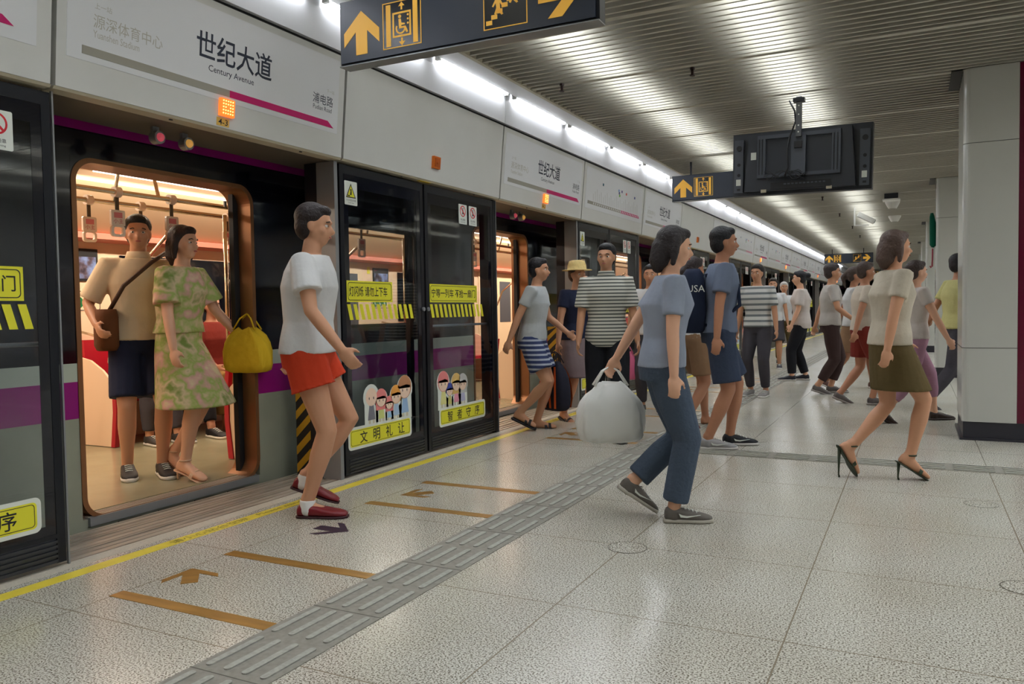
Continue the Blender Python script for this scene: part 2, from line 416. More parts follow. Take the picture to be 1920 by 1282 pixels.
def tactile():
    # strip along the platform
    b = NB(); box(b, -2.11, -1.79, -3, 6.15, 0, 0.003); box(b, -2.11, -1.79, 6.55, 48, 0, 0.003)
    t = mk('tactile_paving', b, M_TACT)
    tag(t, 'long grey tactile paving strip of raised bars running along the platform', 'tactile paving')
    b = NB()
    y = -2.98
    while y < 40:
        if not 6.0 < y < 6.6:
            for i in range(4):
                x = -2.068+i*0.079
                prism(b, rrect(x-0.013, x+0.013, y+0.02, y+0.27, 0.012, 3), 0.003, 0.0075, FF)
        y += 0.3
    mk('raised_bars', b, M_TACT2, t)
    b = NB(); y = -2.99
    while y < 40:
        box(b, -2.11, -1.79, y-0.002, y+0.002, 0.003, 0.0036); y += 0.6
    mk('tile_joints', b, mat('joint dirt', (92, 88, 80), 0.8), t)
    # crossing tile with dots
    b = NB(); box(b, -2.11, -1.60, 6.15, 6.55, 0, 0.003)
    c = mk('tactile_paving', b, M_TACT); tag(c, 'grey studded tactile tile where the two paving strips meet', 'tactile paving')
    b = NB()
    for i in range(8):
        for j in range(6): prism(b, circ(-2.07+i*0.062, 6.19+j*0.062, 0.016, 10), 0.003, 0.0075, FF)
    mk('raised_studs', b, M_TACT2, c)
    b = NB(); box(b, -1.60, 5.0, 6.24, 6.50, 0, 0.003)
    d = mk('tactile_paving', b, M_TACT); tag(d, 'grey tactile strip of raised bars crossing toward the right pillar', 'tactile paving')
    b = NB(); x = -1.58
    while x < 4.7:
        for i in range(4):
            y = 6.275+i*0.063
            prism(b, rrect(x+0.02, x+0.27, y-0.012, y+0.012, 0.011, 3), 0.003, 0.0075, FF)
        x += 0.3
    mk('raised_bars', b, M_TACT2, d)
tactile()
for i, (x, y, r, lb) in enumerate(((-1.235, 3.64, 0.095, 'round metal floor cover in front of the grey trainer'),
                                  (0.40, 3.76, 0.09, 'round metal floor cover at the right edge of the platform'),
                                  (-1.22, 7.02, 0.095, 'round metal floor cover beside the black trainer'),
                                  (0.34, 5.25, 0.09, 'round metal floor cover in front of the big white pillar'))):
    b = NB(); ring(b, circ(0, 0, r, 32), circ(0, 0, r-0.004, 32), 0, 0.0015, FF)
    o = mk('floor_cover', b, mat('cover rim', (96, 90, 78), 0.5, metal=0.5)); o.location = (x, y, 0)
    mk('cover_plate', (lambda bb: (prism(bb, circ(0, 0, r-0.005, 32), 0, 0.001, FF), bb)[1])(NB()), M_FLOOR, o)
    tag(o, lb, 'floor cover', 'round covers in the floor')

# ------------------------------------------------------------------ fascia panels over the gates
def FL(u, v, w): return (0.04+0.06*(v-2.2)/0.66+w, u, v)
def panel_shell(t, w):
    b = NB(); a, c = 0.012, w-0.012
    prof = [(0.04, 2.2), (0.10, 2.86), (-0.05, 2.86), (-0.05, 2.8), (-0.05, 2.215), (-0.05, 2.2)]
    prism(b, prof, a, c, lambda u, v, ww: (u, ww, v))
    mk('panel_face', b, M_WHITE, t)
    b = NB(); prism(b, [(0.038, 2.199), (-0.06, 2.199), (-0.06, 2.185), (0.028, 2.187)], a-0.005, c+0.005, lambda u, v, ww: (u, ww, v))
    mk('bottom_lip', b, M_LIP, t)
    b = NB()
    for y in (0.33*w, 0.82*w): prism(b, circ(y, 0, 0.012, 10), 2.182, 2.19, lambda u, v, ww: (0.0+v*0.6, u, ww))
    mk('lip_screw', b, M_FRAME, t)
def lamp(t, y, z0, lit):
    b = NB(); prism(b, [(y-0.05, z0), (y+0.05, z0), (y+0.05, z0+0.095), (y-0.05, z0+0.095)], 0, 0.022, FL)
    o = mk('indicator_lamp', b, M_LAMPON if lit else M_LAMPOFF, t)
    if lit:
        b = NB()
        for i in range(5):
            for j in range(5):
                if (i, j) != (2, 2): prism(b, circ(y-0.034+i*0.017, z0+0.014+j*0.017, 0.004, 8), 0.022, 0.025, FL)
        mk('led_dots', b, M_LED, o)
    else:
        b = NB(); prism(b, rrect(y-0.036, y+0.036, z0+0.012, z0+0.083, 0.004), 0.022, 0.026, FL)
        prism(b, circ(y, z0+0.047, 0.012), 0.026, 0.03, FL); mk('lens_ridge', b, mat('amber ridge', (170, 78, 8), .4), o)
def sign_panel(k, code, label, detail=True):
    t = thing('station_sign_panel', label, 'sign panel', (GX, DC-1.01+DP*k, 0), group='station name panels over the gate openings')
    panel_shell(t, 2.04)
    s = NB(); prism(s, [(0.06, 2.345), (1.97, 2.345), (1.97, 2.82), (0.06, 2.82)], 0, 0.002, FL)
    sh = mk('sign_sheet', s, M_SHEET, t)
    W = 0.0025
    def bar(n, pts, m): b = NB(); prism(b, pts, 0.002, 0.004, FL); mk(n, b, m, sh)
    bar('grey_line_bar', [(0.135, 2.375), (1.03, 2.375), (1.03, 2.413), (0.135, 2.413)], M_GREYBAR)
    bar('magenta_line_bar', [(1.03, 2.375), (1.93, 2.375), (1.87, 2.413), (1.03, 2.413)], M_MAG)
    text('lettering', '世纪大道', 0.79, 2.535, 0.15, M_NAVYINK, FL, W, sh, width=0.56, bold=0.012)
    text('lettering', 'Century Avenue', 0.875, 2.472, 0.045, M_NAVYINK, FL, W, sh, width=0.335, bold=0.004)
    text('lettering', '源深体育中心', 0.19, 2.508, 0.064, M_GREYINK, FL, W, sh, width=0.385)
    text('lettering', 'Yuanshen Stadium', 0.19, 2.463, 0.034, M_GREYINK, FL, W, sh, width=0.25)
    text('lettering', '上一站', 0.195, 2.595, 0.028, M_GREYINK, FL, W, sh, width=0.09)
    text('lettering', '浦电路', 1.72, 2.505, 0.065, M_NAVYINK, FL, W, sh, width=0.195)
    text('lettering', 'Pudian Road', 1.725, 2.468, 0.028, M_NAVYINK, FL, W, sh, width=0.18)
    text('lettering', '下一站', 1.85, 2.59, 0.024, M_GREYINK, FL, W, sh, width=0.075)
    lamp(t, 1.005, 2.262, True)
    b = NB(); prism(b, [(0.945, 2.208), (1.035, 2.208), (1.035, 2.252), (0.945, 2.252)], 0, 0.002, FL)
    c = mk('number_tag', b, mat('number tag yellow', (214, 176, 84), .5), t)
    text('lettering', code, 0.957, 2.214, 0.032, M_BLACK, FL, W, c, width=0.068, bold=0.01)
    return t
def map_panel(k, label):
    t = thing('route_map_panel', label, 'route map panel', (GX, DC+1.03+DP*k, 0), group='route map panels between the station names')
    panel_shell(t, 2.30)
    s = NB(); prism(s, [(0.08, 2.345), (2.22, 2.345), (2.22, 2.82), (0.08, 2.82)], 0, 0.002, FL)
    sh = mk('sign_sheet', s, M_SHEET, t)
    b = NB(); prism(b, [(0.16, 2.40), (1.35, 2.40), (1.35, 2.436), (0.16, 2.436)], 0.002, 0.004, FL); mk('grey_line_bar', b, M_GREYBAR, sh)
    b = NB(); prism(b, [(1.35, 2.40), (2.12, 2.40), (2.07, 2.436), (1.35, 2.436)], 0.002, 0.004, FL); mk('magenta_line_bar', b, M_MAG, sh)
    b = NB(); lb = NB()
    for i in range(25):
        u = 0.34+i*0.07
        prism(b, [(u, 2.407), (u+0.026, 2.407), (u+0.026, 2.429), (u, 2.429)], 0.004, 0.005, FL)
        L = 0.05+0.05*((i*7) % 5)/5
        prism(lb, [(u, 2.45), (u+0.004, 2.45), (u-L*0.4+0.004, 2.45+L*1.6), (u-L*0.4, 2.45+L*1.6)], 0.002, 0.0028, FL)
    mk('station_marks', b, M_SHEET, sh); mk('station_names', lb, M_GREYINK, sh)
    for u, v, c in ((0.62, 2.66, (0, 90, 110)), (1.2, 2.66, (110, 150, 200)), (1.22, 2.63, (40, 50, 110)), (1.24, 2.60, (90, 170, 40)), (1.32, 2.66, (90, 70, 140)), (1.5, 2.65, (220, 70, 60)), (1.85, 2.64, (60, 80, 150))):
        b = NB(); prism(b, [(u, v), (u+0.045, v), (u+0.045, v+0.03), (u, v+0.03)], 0.002, 0.003, FL); mk('line_badge', b, mat('badge %d %d %d' % c, c, .5), sh)
    return t
def blank_panel(k, label):
    t = thing('fascia_panel', label, 'fascia panel', (GX, DC+1.03+DP*k, 0), group='plain white panels over the gates')
    panel_shell(t, 2.30); lamp(t, 1.16, 2.30, False)
    b = NB(); prism(b, [(0.97, 2.183), (1.13, 2.183), (1.13, 2.186), (0.97, 2.186)], 0.0, 0.03, lambda u, v, w: (w, u, v)); mk('yellow_tape', b, mat('yellow tape', (210, 180, 30), .5), t)
    return t
map_panel(-1, 'white route map panel cut by the upper left corner of the photo')
NS = ['4-3', '4-2', '4-1', '3-4', '3-3', '3-2', '3-1', '2-4', '2-3', '2-2']
SL = ['large white station name panel 4-3 with orange lamp, nearest, over the open train door',
      'white station name panel tagged 4-2 over the second open train door',
      'white station name panel tagged 4-1, left of the middle hanging sign']
for k in range(10):
    sign_panel(k, NS[k], SL[k] if k < 3 else f'white station name panel with orange lamp, {ordn(k)} station name from the near end')
    if k in (0, 2): blank_panel(k, 'plain white fascia panel with an unlit amber lamp' if k == 0 else 'plain white fascia panel behind the head of the backpack wearer')
    else: map_panel(k, 'white route map panel with coloured badges right of panel 4-2' if k == 1 else f'white route map panel just past the {ordn(k)} station name panel')

# ------------------------------------------------------------------ gates
def FG(u, v, w): return (w, u, v)
def hazard(parent, u0, u1, v0, v1, n, w):
    b = NB(); s = (u1-u0)/n
    for i in range(n):
        a = u0+i*s
        prism(b, [(a, v1), (a+s*0.55, v1), (a+s*0.55+0.03, v0), (a+0.03, v0)], w, w+0.001, FG)
    return mk('hazard_stripes', b, M_YEL, parent)
def poly(bm, pts, w, F, mi):
    f = bm.faces.new([bm.verts.new(F(u, v, w)) for u, v in pts]); f.material_index = mi
FIG_M = None
def figure(parent, u, vb, h, hair, cloth, style):
    """plain drawn family member, head on a small body"""
    r = h*0.27; vh = vb+h-r
    b = NB(); w = 0.0018
    ms = [mat('drawn skin', (240, 208, 184), .6), mat('drawn hair %d %d %d' % hair, hair, .6), mat('drawn clothes %d %d %d' % cloth, cloth, .6), M_BLACK, mat('drawn trousers', (206, 198, 172), .6)]
    poly(b, [(u-r*0.5, vb+h*0.12), (u-r*0.15, vb+h*0.12), (u-r*0.15, vb), (u-r*0.5, vb)], w, FG, 4)
    poly(b, [(u+r*0.5, vb+h*0.12), (u+r*0.15, vb+h*0.12), (u+r*0.15, vb), (u+r*0.5, vb)], w, FG, 4)
    poly(b, [(u-r*0.62, vb+h*0.10), (u+r*0.62, vb+h*0.10), (u+r*0.35, vb+h*0.50), (u-r*0.35, vb+h*0.50)], w+0.0002, FG, 2)
    if style != 'bald': poly(b, circ(u, vh+r*0.12, r*1.12, 20), w+0.0004, FG, 1)
    if style == 'long': poly(b, [(u-r*1.1, vh), (u+r*1.1, vh), (u+r*1.05, vh-r*1.3), (u-r*1.05, vh-r*1.3)], w+0.0004, FG, 1)
    poly(b, circ(u, vh-r*0.05, r*0.92, 20, r*0.9), w+0.0006, FG, 0)
    if style != 'bald': poly(b, [(u-r*0.9, vh+r*0.2)]+[(u+r*0.92*cos(a), vh+r*0.92*sin(a)) for a in [pi*(1-i/10) for i in range(11)]]+[(u+r*0.9, vh+r*0.2), (u+r*0.3, vh+r*0.35), (u-r*0.1, vh+r*0.15)], w+0.0008, FG, 1)
    for s in (-1, 1): poly(b, circ(u+s*r*0.36, vh-r*0.18, r*0.07, 8, r*0.15), w+0.001, FG, 3)
    me = bpy.data.meshes.new('drawn_figure'); b.to_mesh(me); b.free()
    for m in ms: me.materials.append(m)
    o = bpy.data.objects.new('drawn_figure', me); COL.objects.link(o); o.parent = parent
def backing(bm, pts, w):
    pass
def courtesy(parent, u0, u1, words, figs, full):
    b = NB(); W0 = 0.0
    prism(b, rrect(u0-0.02, u1+0.02, 0.185, 0.345, 0.03), W0, W0+0.001, FG)
    st = mk('courtesy_sticker', b, M_STKW, parent)
    if figs:
        b = NB()
        for (u, h, hair, cl, sty) in figs:
            r = h*0.27; prism(b, circ(u, 0.34+h-r, r*1.3, 20), W0, W0+0.001, FG)
            prism(b, [(u-r*1.1, 0.33), (u+r*1.1, 0.33), (u+r*1.1, 0.34+h-r), (u-r*1.1, 0.34+h-r)], W0, W0+0.0009, FG)
        mk('white_backing', b, M_STKW, st)
    b = NB(); prism(b, rrect(u0, u1, 0.205, 0.325, 0.02), W0+0.001, W0+0.0016, FG); mk('yellow_banner', b, M_YEL, st)
    b = NB(); ring(b, rrect(u0+0.010, u1-0.010, 0.213, 0.317, 0.016), rrect(u0+0.013, u1-0.013, 0.216, 0.314, 0.014), W0+0.0016, W0+0.002, FG); mk('banner_line', b, M_BLACK, st)
    for i, ch in enumerate(words):
        text('lettering', ch, u0+0.11+i*0.155, 0.222, 0.085, M_BLACK, FG, W0+0.0022, st, bold=0.01)
    for (u, h, hair, cl, sty) in figs: figure(st, u, 0.345, h, hair, cl, sty)
def sticker_bar(parent, u0, u1, words, x, width):
    b = NB(); prism(b, [(u0, 1.225), (u1, 1.225), (u1, 1.375), (u0, 1.375)], 0, 0.001, FG)
    s = mk('yellow_notice', b, M_YEL, parent)
    b = NB(); ring(b, rrect(u0+0.012, u1-0.012, 1.237, 1.363, 0.02), rrect(u0+0.016, u1-0.016, 1.241, 1.359, 0.018), 0.001, 0.0016, FG); mk('notice_line', b, M_BLACK, s)
    text('lettering', words, x, 1.265, 0.072, M_BLACK, FG, 0.0018, s, width=width, bold=0.01)
def glazed(t, w, kick=True):
    # frame members and pane ; the panel's outer face is at x = 0
    f = NB()
    for a, c in ((0.008, 0.05), (w-0.05, w-0.008)): box(f, -0.045, 0, a, c, 0.02, 2.17)
    box(f, -0.045, 0, 0.05, w-0.05, 2.11, 2.17); box(f, -0.045, 0, 0.05, w-0.05, 0.135, 0.155)
    mk('frame', f, M_FRAME, t)
    g = NB(); box(g, -0.014, -0.004, 0.05, w-0.05, 0.155, 2.11); mk('glass_pane', g, M_GLASS, t)
    bb = NB(); W = -0.0035
    ring(bb, rrect(0.05, w-0.05, 0.155, 2.11, 0.001, 1), rrect(0.10, w-0.10, 0.20, 2.02, 0.001, 1), -0.004, -0.0025, FG); mk('black_border', bb, M_GLOSSBLK, t)
    k = NB(); box(k, -0.03, -0.006, 0.05, w-0.05, 0.02, 0.135)
    for i in range(5): box(k, -0.006, 0.004, 0.05, w-0.05, 0.026+i*0.022, 0.038+i*0.022)
    mk('kick_plate', k, M_KICK, t)
def warn_sign(parent, u, v, kind):
    b = NB(); prism(b, rrect(u, u+0.14, v, v+0.165 if kind == 'tri' else v+0.17, 0.008), 0, 0.001, FG)
    s = mk('warning_label' if kind == 'tri' else 'prohibition_label', b, M_STKW, parent); c = u+0.07
    if kind == 'tri':
        b = NB(); prism(b, [(c-0.055, v+0.05), (c+0.055, v+0.05), (c, v+0.15)], 0.001, 0.0015, FG); mk('warning_triangle', b, M_BLACK, s)
        b = NB(); prism(b, [(c-0.042, v+0.057), (c+0.042, v+0.057), (c, v+0.136)], 0.0015, 0.002, FG); mk('yellow_field', b, M_YEL, s)
        b = NB(); prism(b, circ(c, v+0.105, 0.008), 0.002, 0.0025, FG); prism(b, [(c-0.012, v+0.07), (c+0.006, v+0.07), (c+0.008, v+0.098), (c-0.004, v+0.098)], 0.002, 0.0025, FG)
        prism(b, [(c-0.036, v+0.06), (c-0.012, v+0.06), (c-0.012, v+0.068), (c-0.036, v+0.068)], 0.002, 0.0025, FG); mk('pictogram', b, M_BLACK, s)
        text('lettering', '小心站台间隙', c, v+0.026, 0.017, M_BLACK, FG, 0.0015, s, width=0.11, align='c'); text('lettering', 'Caution Gap', c, v+0.010, 0.010, M_BLACK, FG, 0.0015, s, width=0.06, align='c')
    else:
        b = NB(); ring(b, circ(c, v+0.112, 0.048, 28), circ(c, v+0.112, 0.039, 28), 0.001, 0.0016, FG)
        a = 0.048*0.7; prism(b, [(c-a, v+0.112+a-0.008), (c-a+0.008, v+0.112+a), (c+a, v+0.112-a+0.008), (c+a-0.008, v+0.112-a)], 0.0012, 0.0018, FG); mk('red_ring', b, M_REDSIGN, s)
        b = NB(); prism(b, circ(c+0.004, v+0.134, 0.007), 0.001, 0.0012, FG); prism(b, [(c-0.010, v+0.085), (c+0.012, v+0.085), (c+0.010, v+0.124), (c-0.004, v+0.124)], 0.001, 0.0012, FG); mk('pictogram', b, M_BLACK, s)
        text('lettering', '禁止倚靠' if kind == 'lean' else '禁止翻越', c, v+0.03, 0.018, M_BLACK, FG, 0.0015, s, width=0.08, align='c'); text('lettering', 'No Leaning' if kind == 'lean' else 'No Climbing', c, v+0.012, 0.011, M_BLACK, FG, 0.0015, s, width=0.075, align='c')
PINKH, BLUEH, BLONDH, GREYH, ORANH, BROWNH = (226, 130, 128), (52, 66, 150), (222, 184, 110), (190, 190, 186), (232, 160, 70), (188, 130, 90)
def gate_a(k, label, full):
    t = thing('platform_gate_panel', label, 'platform gate', (GX, 4.375+DP*k, 0), group='glass platform gate panels')
    w = 1.05; glazed(t, w)
    warn_sign(t, 0.03+0.03, 1.9, 'tri')
    sticker_bar(t, 0.06, 0.60, '灯闪烁 请勿上下车', 0.085, 0.45)
    hazard(t, 0.06, 0.88, 1.10, 1.21, 12, 0)
    figs = [(0.31, 0.27, GREYH, (120, 120, 130), 'bald'), (0.43, 0.23, PINKH, (206, 214, 130), 'long'), (0.53, 0.17, PINKH, (150, 190, 220), 'long'), (0.62, 0.24, ORANH, (170, 195, 220), 'short'), (0.735, 0.30, BROWNH, (150, 180, 215), 'short')]
    courtesy(t, 0.06, 0.80, '文明礼让', figs, full)
    b = NB(); prism(b, circ(w-0.03, 1.17, 0.016), 0, 0.012, FG); mk('lock', b, M_SILVER, t)
    return t
def gate_b(k, label, full):
    first = k < 0; du = 0.09 if first else 0.0
    t = thing('platform_gate_panel', label, 'platform gate', (GX, 1.175 if first else 5.435+DP*k, 0), group='glass platform gate panels')
    w = 1.17; glazed(t, w)
    warn_sign(t, 0.85, 1.875, 'lean') if k < 0 else (warn_sign(t, 0.545, 1.905, 'climb'), warn_sign(t, 0.72, 1.905, 'lean'))
    sticker_bar(t, 0.15+du, 0.92+du, '宁等一列车 不抢一扇门', 0.175+du, 0.71) if first else sticker_bar(t, 0.06, 0.84, '宁等一列车 不抢一扇门', 0.085, 0.72)
    hazard(t, 0.06+du, 0.96+du, 1.10, 1.21, 13, 0)
    figs = [(0.24, 0.29, PINKH, (220, 214, 140), 'short'), (0.34, 0.19, BLUEH, (206, 200, 120), 'short'), (0.45, 0.26, BLONDH, (226, 150, 170), 'long'), (0.56, 0.25, GREYH, (180, 180, 210), 'long')]
    courtesy(t, 0.19+du, 0.94+du, '智者守序', figs if k >= 0 else figs[:3], full)
    b = NB(); prism(b, circ(0.03, 1.17, 0.016), 0, 0.012, FG); mk('lock', b, M_SILVER, t)
    b = NB(); tube(b, [(-0.05, 0.06, 1.03), (-0.05, 1.1, 1.03)], 0.011); mk('push_bar', b, M_SILVER, t, smooth=True)
    return t
def posts(k, first):
    t = thing('gate_post', f'grey metal gate post with hazard board, right of the {ordn(k)} gate opening', 'gate post', (GX, 4.33+DP*k, 0), group='posts beside the gate openings')
    b = NB(); box(b, -0.155, -0.002, 0, 0.035, 0, 2.18); mk('post_body', b, M_SILVER, t)
    b = NB(); box(b, -0.26, -0.157, 0.0, 0.035, 0, 2.18); mk('dark_channel', b, M_FRAME, t)
    b = NB(); box(b, -0.39, -0.262, 0.0, 0.012, 0.0, 0.95); hb = mk('hazard_board', b, M_HAZB, t)
    b = NB(); z = -0.1
    while z < 0.95:
        pts = [(-0.39, z), (-0.262, z+0.12), (-0.262, z+0.18), (-0.39, z+0.06)]
        pts = [(u, min(max(v, 0.0), 0.95)) for u, v in pts]
        prism(b, pts, -0.002, 0.0, lambda u, v, w: (u, w, v)); z += 0.125
    mk('amber_stripes', b, M_HAZY, hb)
    # retracted sliding leaf behind the fixed gate
    g = thing('sliding_gate_leaf', f'retracted glass sliding leaf behind the gate past the {ordn(k)} opening', 'sliding gate', (GX-0.11, 4.39+DP*k, 0), group='retracted sliding gate leaves')
    b = NB()
    for a, c in ((0, 0.05), (0.95, 1.0)): box(b, -0.02, 0.02, a, c, 0.01, 2.16)
    box(b, -0.02, 0.02, 0.05, 0.95, 2.08, 2.16); box(b, -0.02, 0.02, 0.05, 0.95, 0.01, 0.14); mk('leaf_frame', b, M_FRAME, g)
    mk('leaf_glass', bx(-0.004, 0.004, 0.05, 0.95, 0.14, 2.08), M_TGLASS, g)
    # far jamb, on the near side of the following opening
    t2 = thing('gate_post', f'slim dark gate post left of the {ordn(k+1)} gate opening', 'gate post', (GX, 6.61+DP*k, 0), group='slim posts before the gate openings')
    mk('post_body', bx(-0.15, -0.003, 0.0, 0.045, 0, 2.18), M_FRAME, t2)
    mk('edge_trim', bx(-0.02, 0.004, 0.045, 0.052, 0, 2.18), M_SILVER, t2)
    return t
gate_b(-1, 'glass gate panel with hazard stripes cut by the left edge of the photo', True)
if 0: t2 = thing('gate_post', 'slim dark gate post left of the first gate opening', 'gate post', (GX, 6.61-DP, 0), group='slim posts before the gate openings')
b = NB(); o = mk('gate_post', bx(GX-0.012, GX+0.002, 2.346, 2.354, 0, 2.18), M_SILVER); tag(o, 'thin bright edge strip left of the nearest gate opening', 'gate post')
GA = ['glass gate panel with warning triangle and five drawn family members, nearest complete one']
for k in range(9):
    gate_a(k, GA[0] if k == 0 else f'left glass gate panel of the pair past the {ordn(k)} gate opening', k < 1)
    gate_b(k, 'glass gate panel with two prohibition signs and four drawn figures' if k == 0 else f'right glass gate panel of the pair past the {ordn(k)} gate opening', k < 1)
    posts(k, k == 0)
b = NB(); box(b, GX-0.42, GX-0.051, -3, 42, 2.185, 2.5)
o = struct(mk('trim_6', b, mat('gate header box', (92, 84, 74), .5)))
# two round lamps under the header at the nearest door
for x, y, c, lb in ((GX-0.2, 3.075, (190, 30, 40), 'round red signal lamp under the header above the nearest train door'), (GX-0.2, 3.27, (214, 120, 30), 'round amber signal lamp under the header above the nearest train door'),
                    (GX-0.2, 3.075+DP, (190, 30, 40), 'round red signal lamp above the second train door'), (GX-0.2, 3.27+DP, (214, 120, 30), 'round amber signal lamp above the second train door')):
    t = thing('signal_lamp', lb, 'signal lamp', (x, y, 2.125), group='round signal lamps under the header')
    b = NB(); tube(b, [(-0.02, 0, 0), (0.03, 0, 0)], 0.035, 20); box(b, -0.02, 0.0, -0.02, 0.02, 0.02, 0.06); mk('lamp_housing', b, M_SILVER, t, smooth=False)
    b = NB(); bmesh.ops.create_uvsphere(b, u_segments=16, v_segments=8, radius=0.024); bmesh.ops.translate(b, verts=b.verts, vec=(0.028, 0, 0)); mk('lens', b, mat('lens %d %d %d' % c, c, .3, emit=tuple(v/255 for v in c), es=0.3), t, smooth=True)

# ------------------------------------------------------------------ lights
def tubes():
    first = None
    for i in range(33):
        y = 0.05+i*1.345
        if first is None:
            t = thing('tube_light', '', 'tube light', (-3.366, y, 3.146), group='tube lights in a row above the gates')
            b = NB(); tube(b, [(0, 0.03, 0), (0, 1.19, 0)], 0.016, 10); mk('lit_tube', b, M_TUBE, t, smooth=True)
            b = NB(); box(b, -0.02, 0.02, 0.0, 0.03, -0.02, 0.028); box(b, -0.02, 0.02, 1.19, 1.22, -0.02, 0.028); box(b, -0.012, 0.012, 0.03, 1.19, 0.018, 0.026); mk('holder', b, M_WHITEP, t)
            first = t
        else:
            t = copy_tree(first); t.location = (-3.366, y, 3.146)
        t['label'] = f'white tube light above the gates, {ordn(i)} of the row from the near end'
    pass
tubes()
def troughs():
    first = None
    rows = ((-2.27, 0.50, 'left'), (-0.98, 0.42, 'middle'), (2.3, 0.5, 'right'), (3.7, 0.5, 'far right'))
    for (x, w, nm) in rows:
        n = 0
        for i in range(26):
            y = -1.9+i*1.4
            
            if first is None:
                t = thing('ceiling_light', '', 'ceiling light', (x, y, 3.22), group='ceiling lights above the blades')
                b = NB(); prism(b, [(-0.24, 0.0), (-0.15, 0.13), (0.15, 0.13), (0.24, 0.0), (0.255, 0.0), (0.16, 0.145), (-0.16, 0.145), (-0.255, 0.0)], 0.03, 1.3, lambda u, v, ww: (u, ww, v)); mk('reflector', b, mat('reflector white', (228, 230, 234), .35), t)
                b = NB(); tube(b, [(0, 0.06, 0.07), (0, 1.27, 0.07)], 0.018, 8); mk('lit_tube', b, M_TUBE2, t, smooth=True)
                first = t
            else:
                t = copy_tree(first); t.location = (x, y, 3.22)
            t.scale = (w/0.5, 1, 1)
            t['label'] = f'white ceiling light above the blades, {nm} row, {ordn(n)} from the near end'; n += 1
        for j in range(11):
            y = -1.2+j*6.2
            
            area('light_trough', (x, y+2.3, 3.215), 0.3, 6.0, 46 if x < 0 else 130, (0.88, 0.94, 1.0))
troughs()

# ------------------------------------------------------------------ pillars
def pillar(x, y, label, w=1.0, d=0.9):
    t = thing('pillar', label, 'pillar', (x, y, 0), group='white clad pillars along the platform')
    r = 0.05
    for z0, z1 in ((0.155, 0.773), (0.778, 2.475), (2.48, 3.092)):
        b = NB(); pts = [(0.40, 0)]
        # left white shell : from the magenta strip round the corner to the back
        pts = [(0.395, 0.0)]+[(r+r*cos(a), r+r*sin(a)) for a in [radians(270-18*i) for i in range(6)]]+[(0, d-r)]+[(r+r*cos(a), d-r+r*sin(a)) for a in [radians(180-18*i) for i in range(6)]]+[(0.395, d)]
        prism(b, pts, z0, z1, FF); mk('cladding', b, M_PILLAR, t)
        b = NB(); pts2 = [(w-u, v) for u, v in pts]; prism(b, pts2[::-1], z0, z1, FF); mk('cladding', b, M_PILLAR, t)
    mk('magenta_band', bx(0.397, w-0.397, 0.006, d-0.006, 0.155, 3.092), M_PILMAG, t)
    b = NB(); prism(b, [(-0.015, -0.008), (w+0.015, -0.008), (w+0.015, d+0.02), (-0.015, d+0.02)], 0.0, 0.018, FF)
    prism(b, [(0.01, 0.012), (w-0.01, 0.012), (w-0.01, d-0.012), (0.01, d-0.012)], 0.018, 0.154, FF); mk('plinth', b, M_PLINTH, t)
    return t
for x, y, lb in ((0.35, 7.70, 'big white clad pillar with dark plinth and magenta band, nearest, at the right edge'),
                 (0.28, 14.1, 'second white clad pillar, partly behind the nearest one'),
                 (0.21, 21.4, 'third white clad pillar from the camera'),
                 (0.14, 28.2, 'fourth white clad pillar from the camera'), (0.10, 35.2, 'fifth white clad pillar, far down the platform')):
    pillar(x, y, lb)
# black plates painting the gaps' shade where the blades stop at the pillars
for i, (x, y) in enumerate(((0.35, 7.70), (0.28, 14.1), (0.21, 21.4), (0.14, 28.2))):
    b = NB(); box(b, x-0.09, x-0.005, y+0.05, y+0.75, 3.094, 3.101); o = struct(mk(f'trim_{7+i}', b, M_DARK))

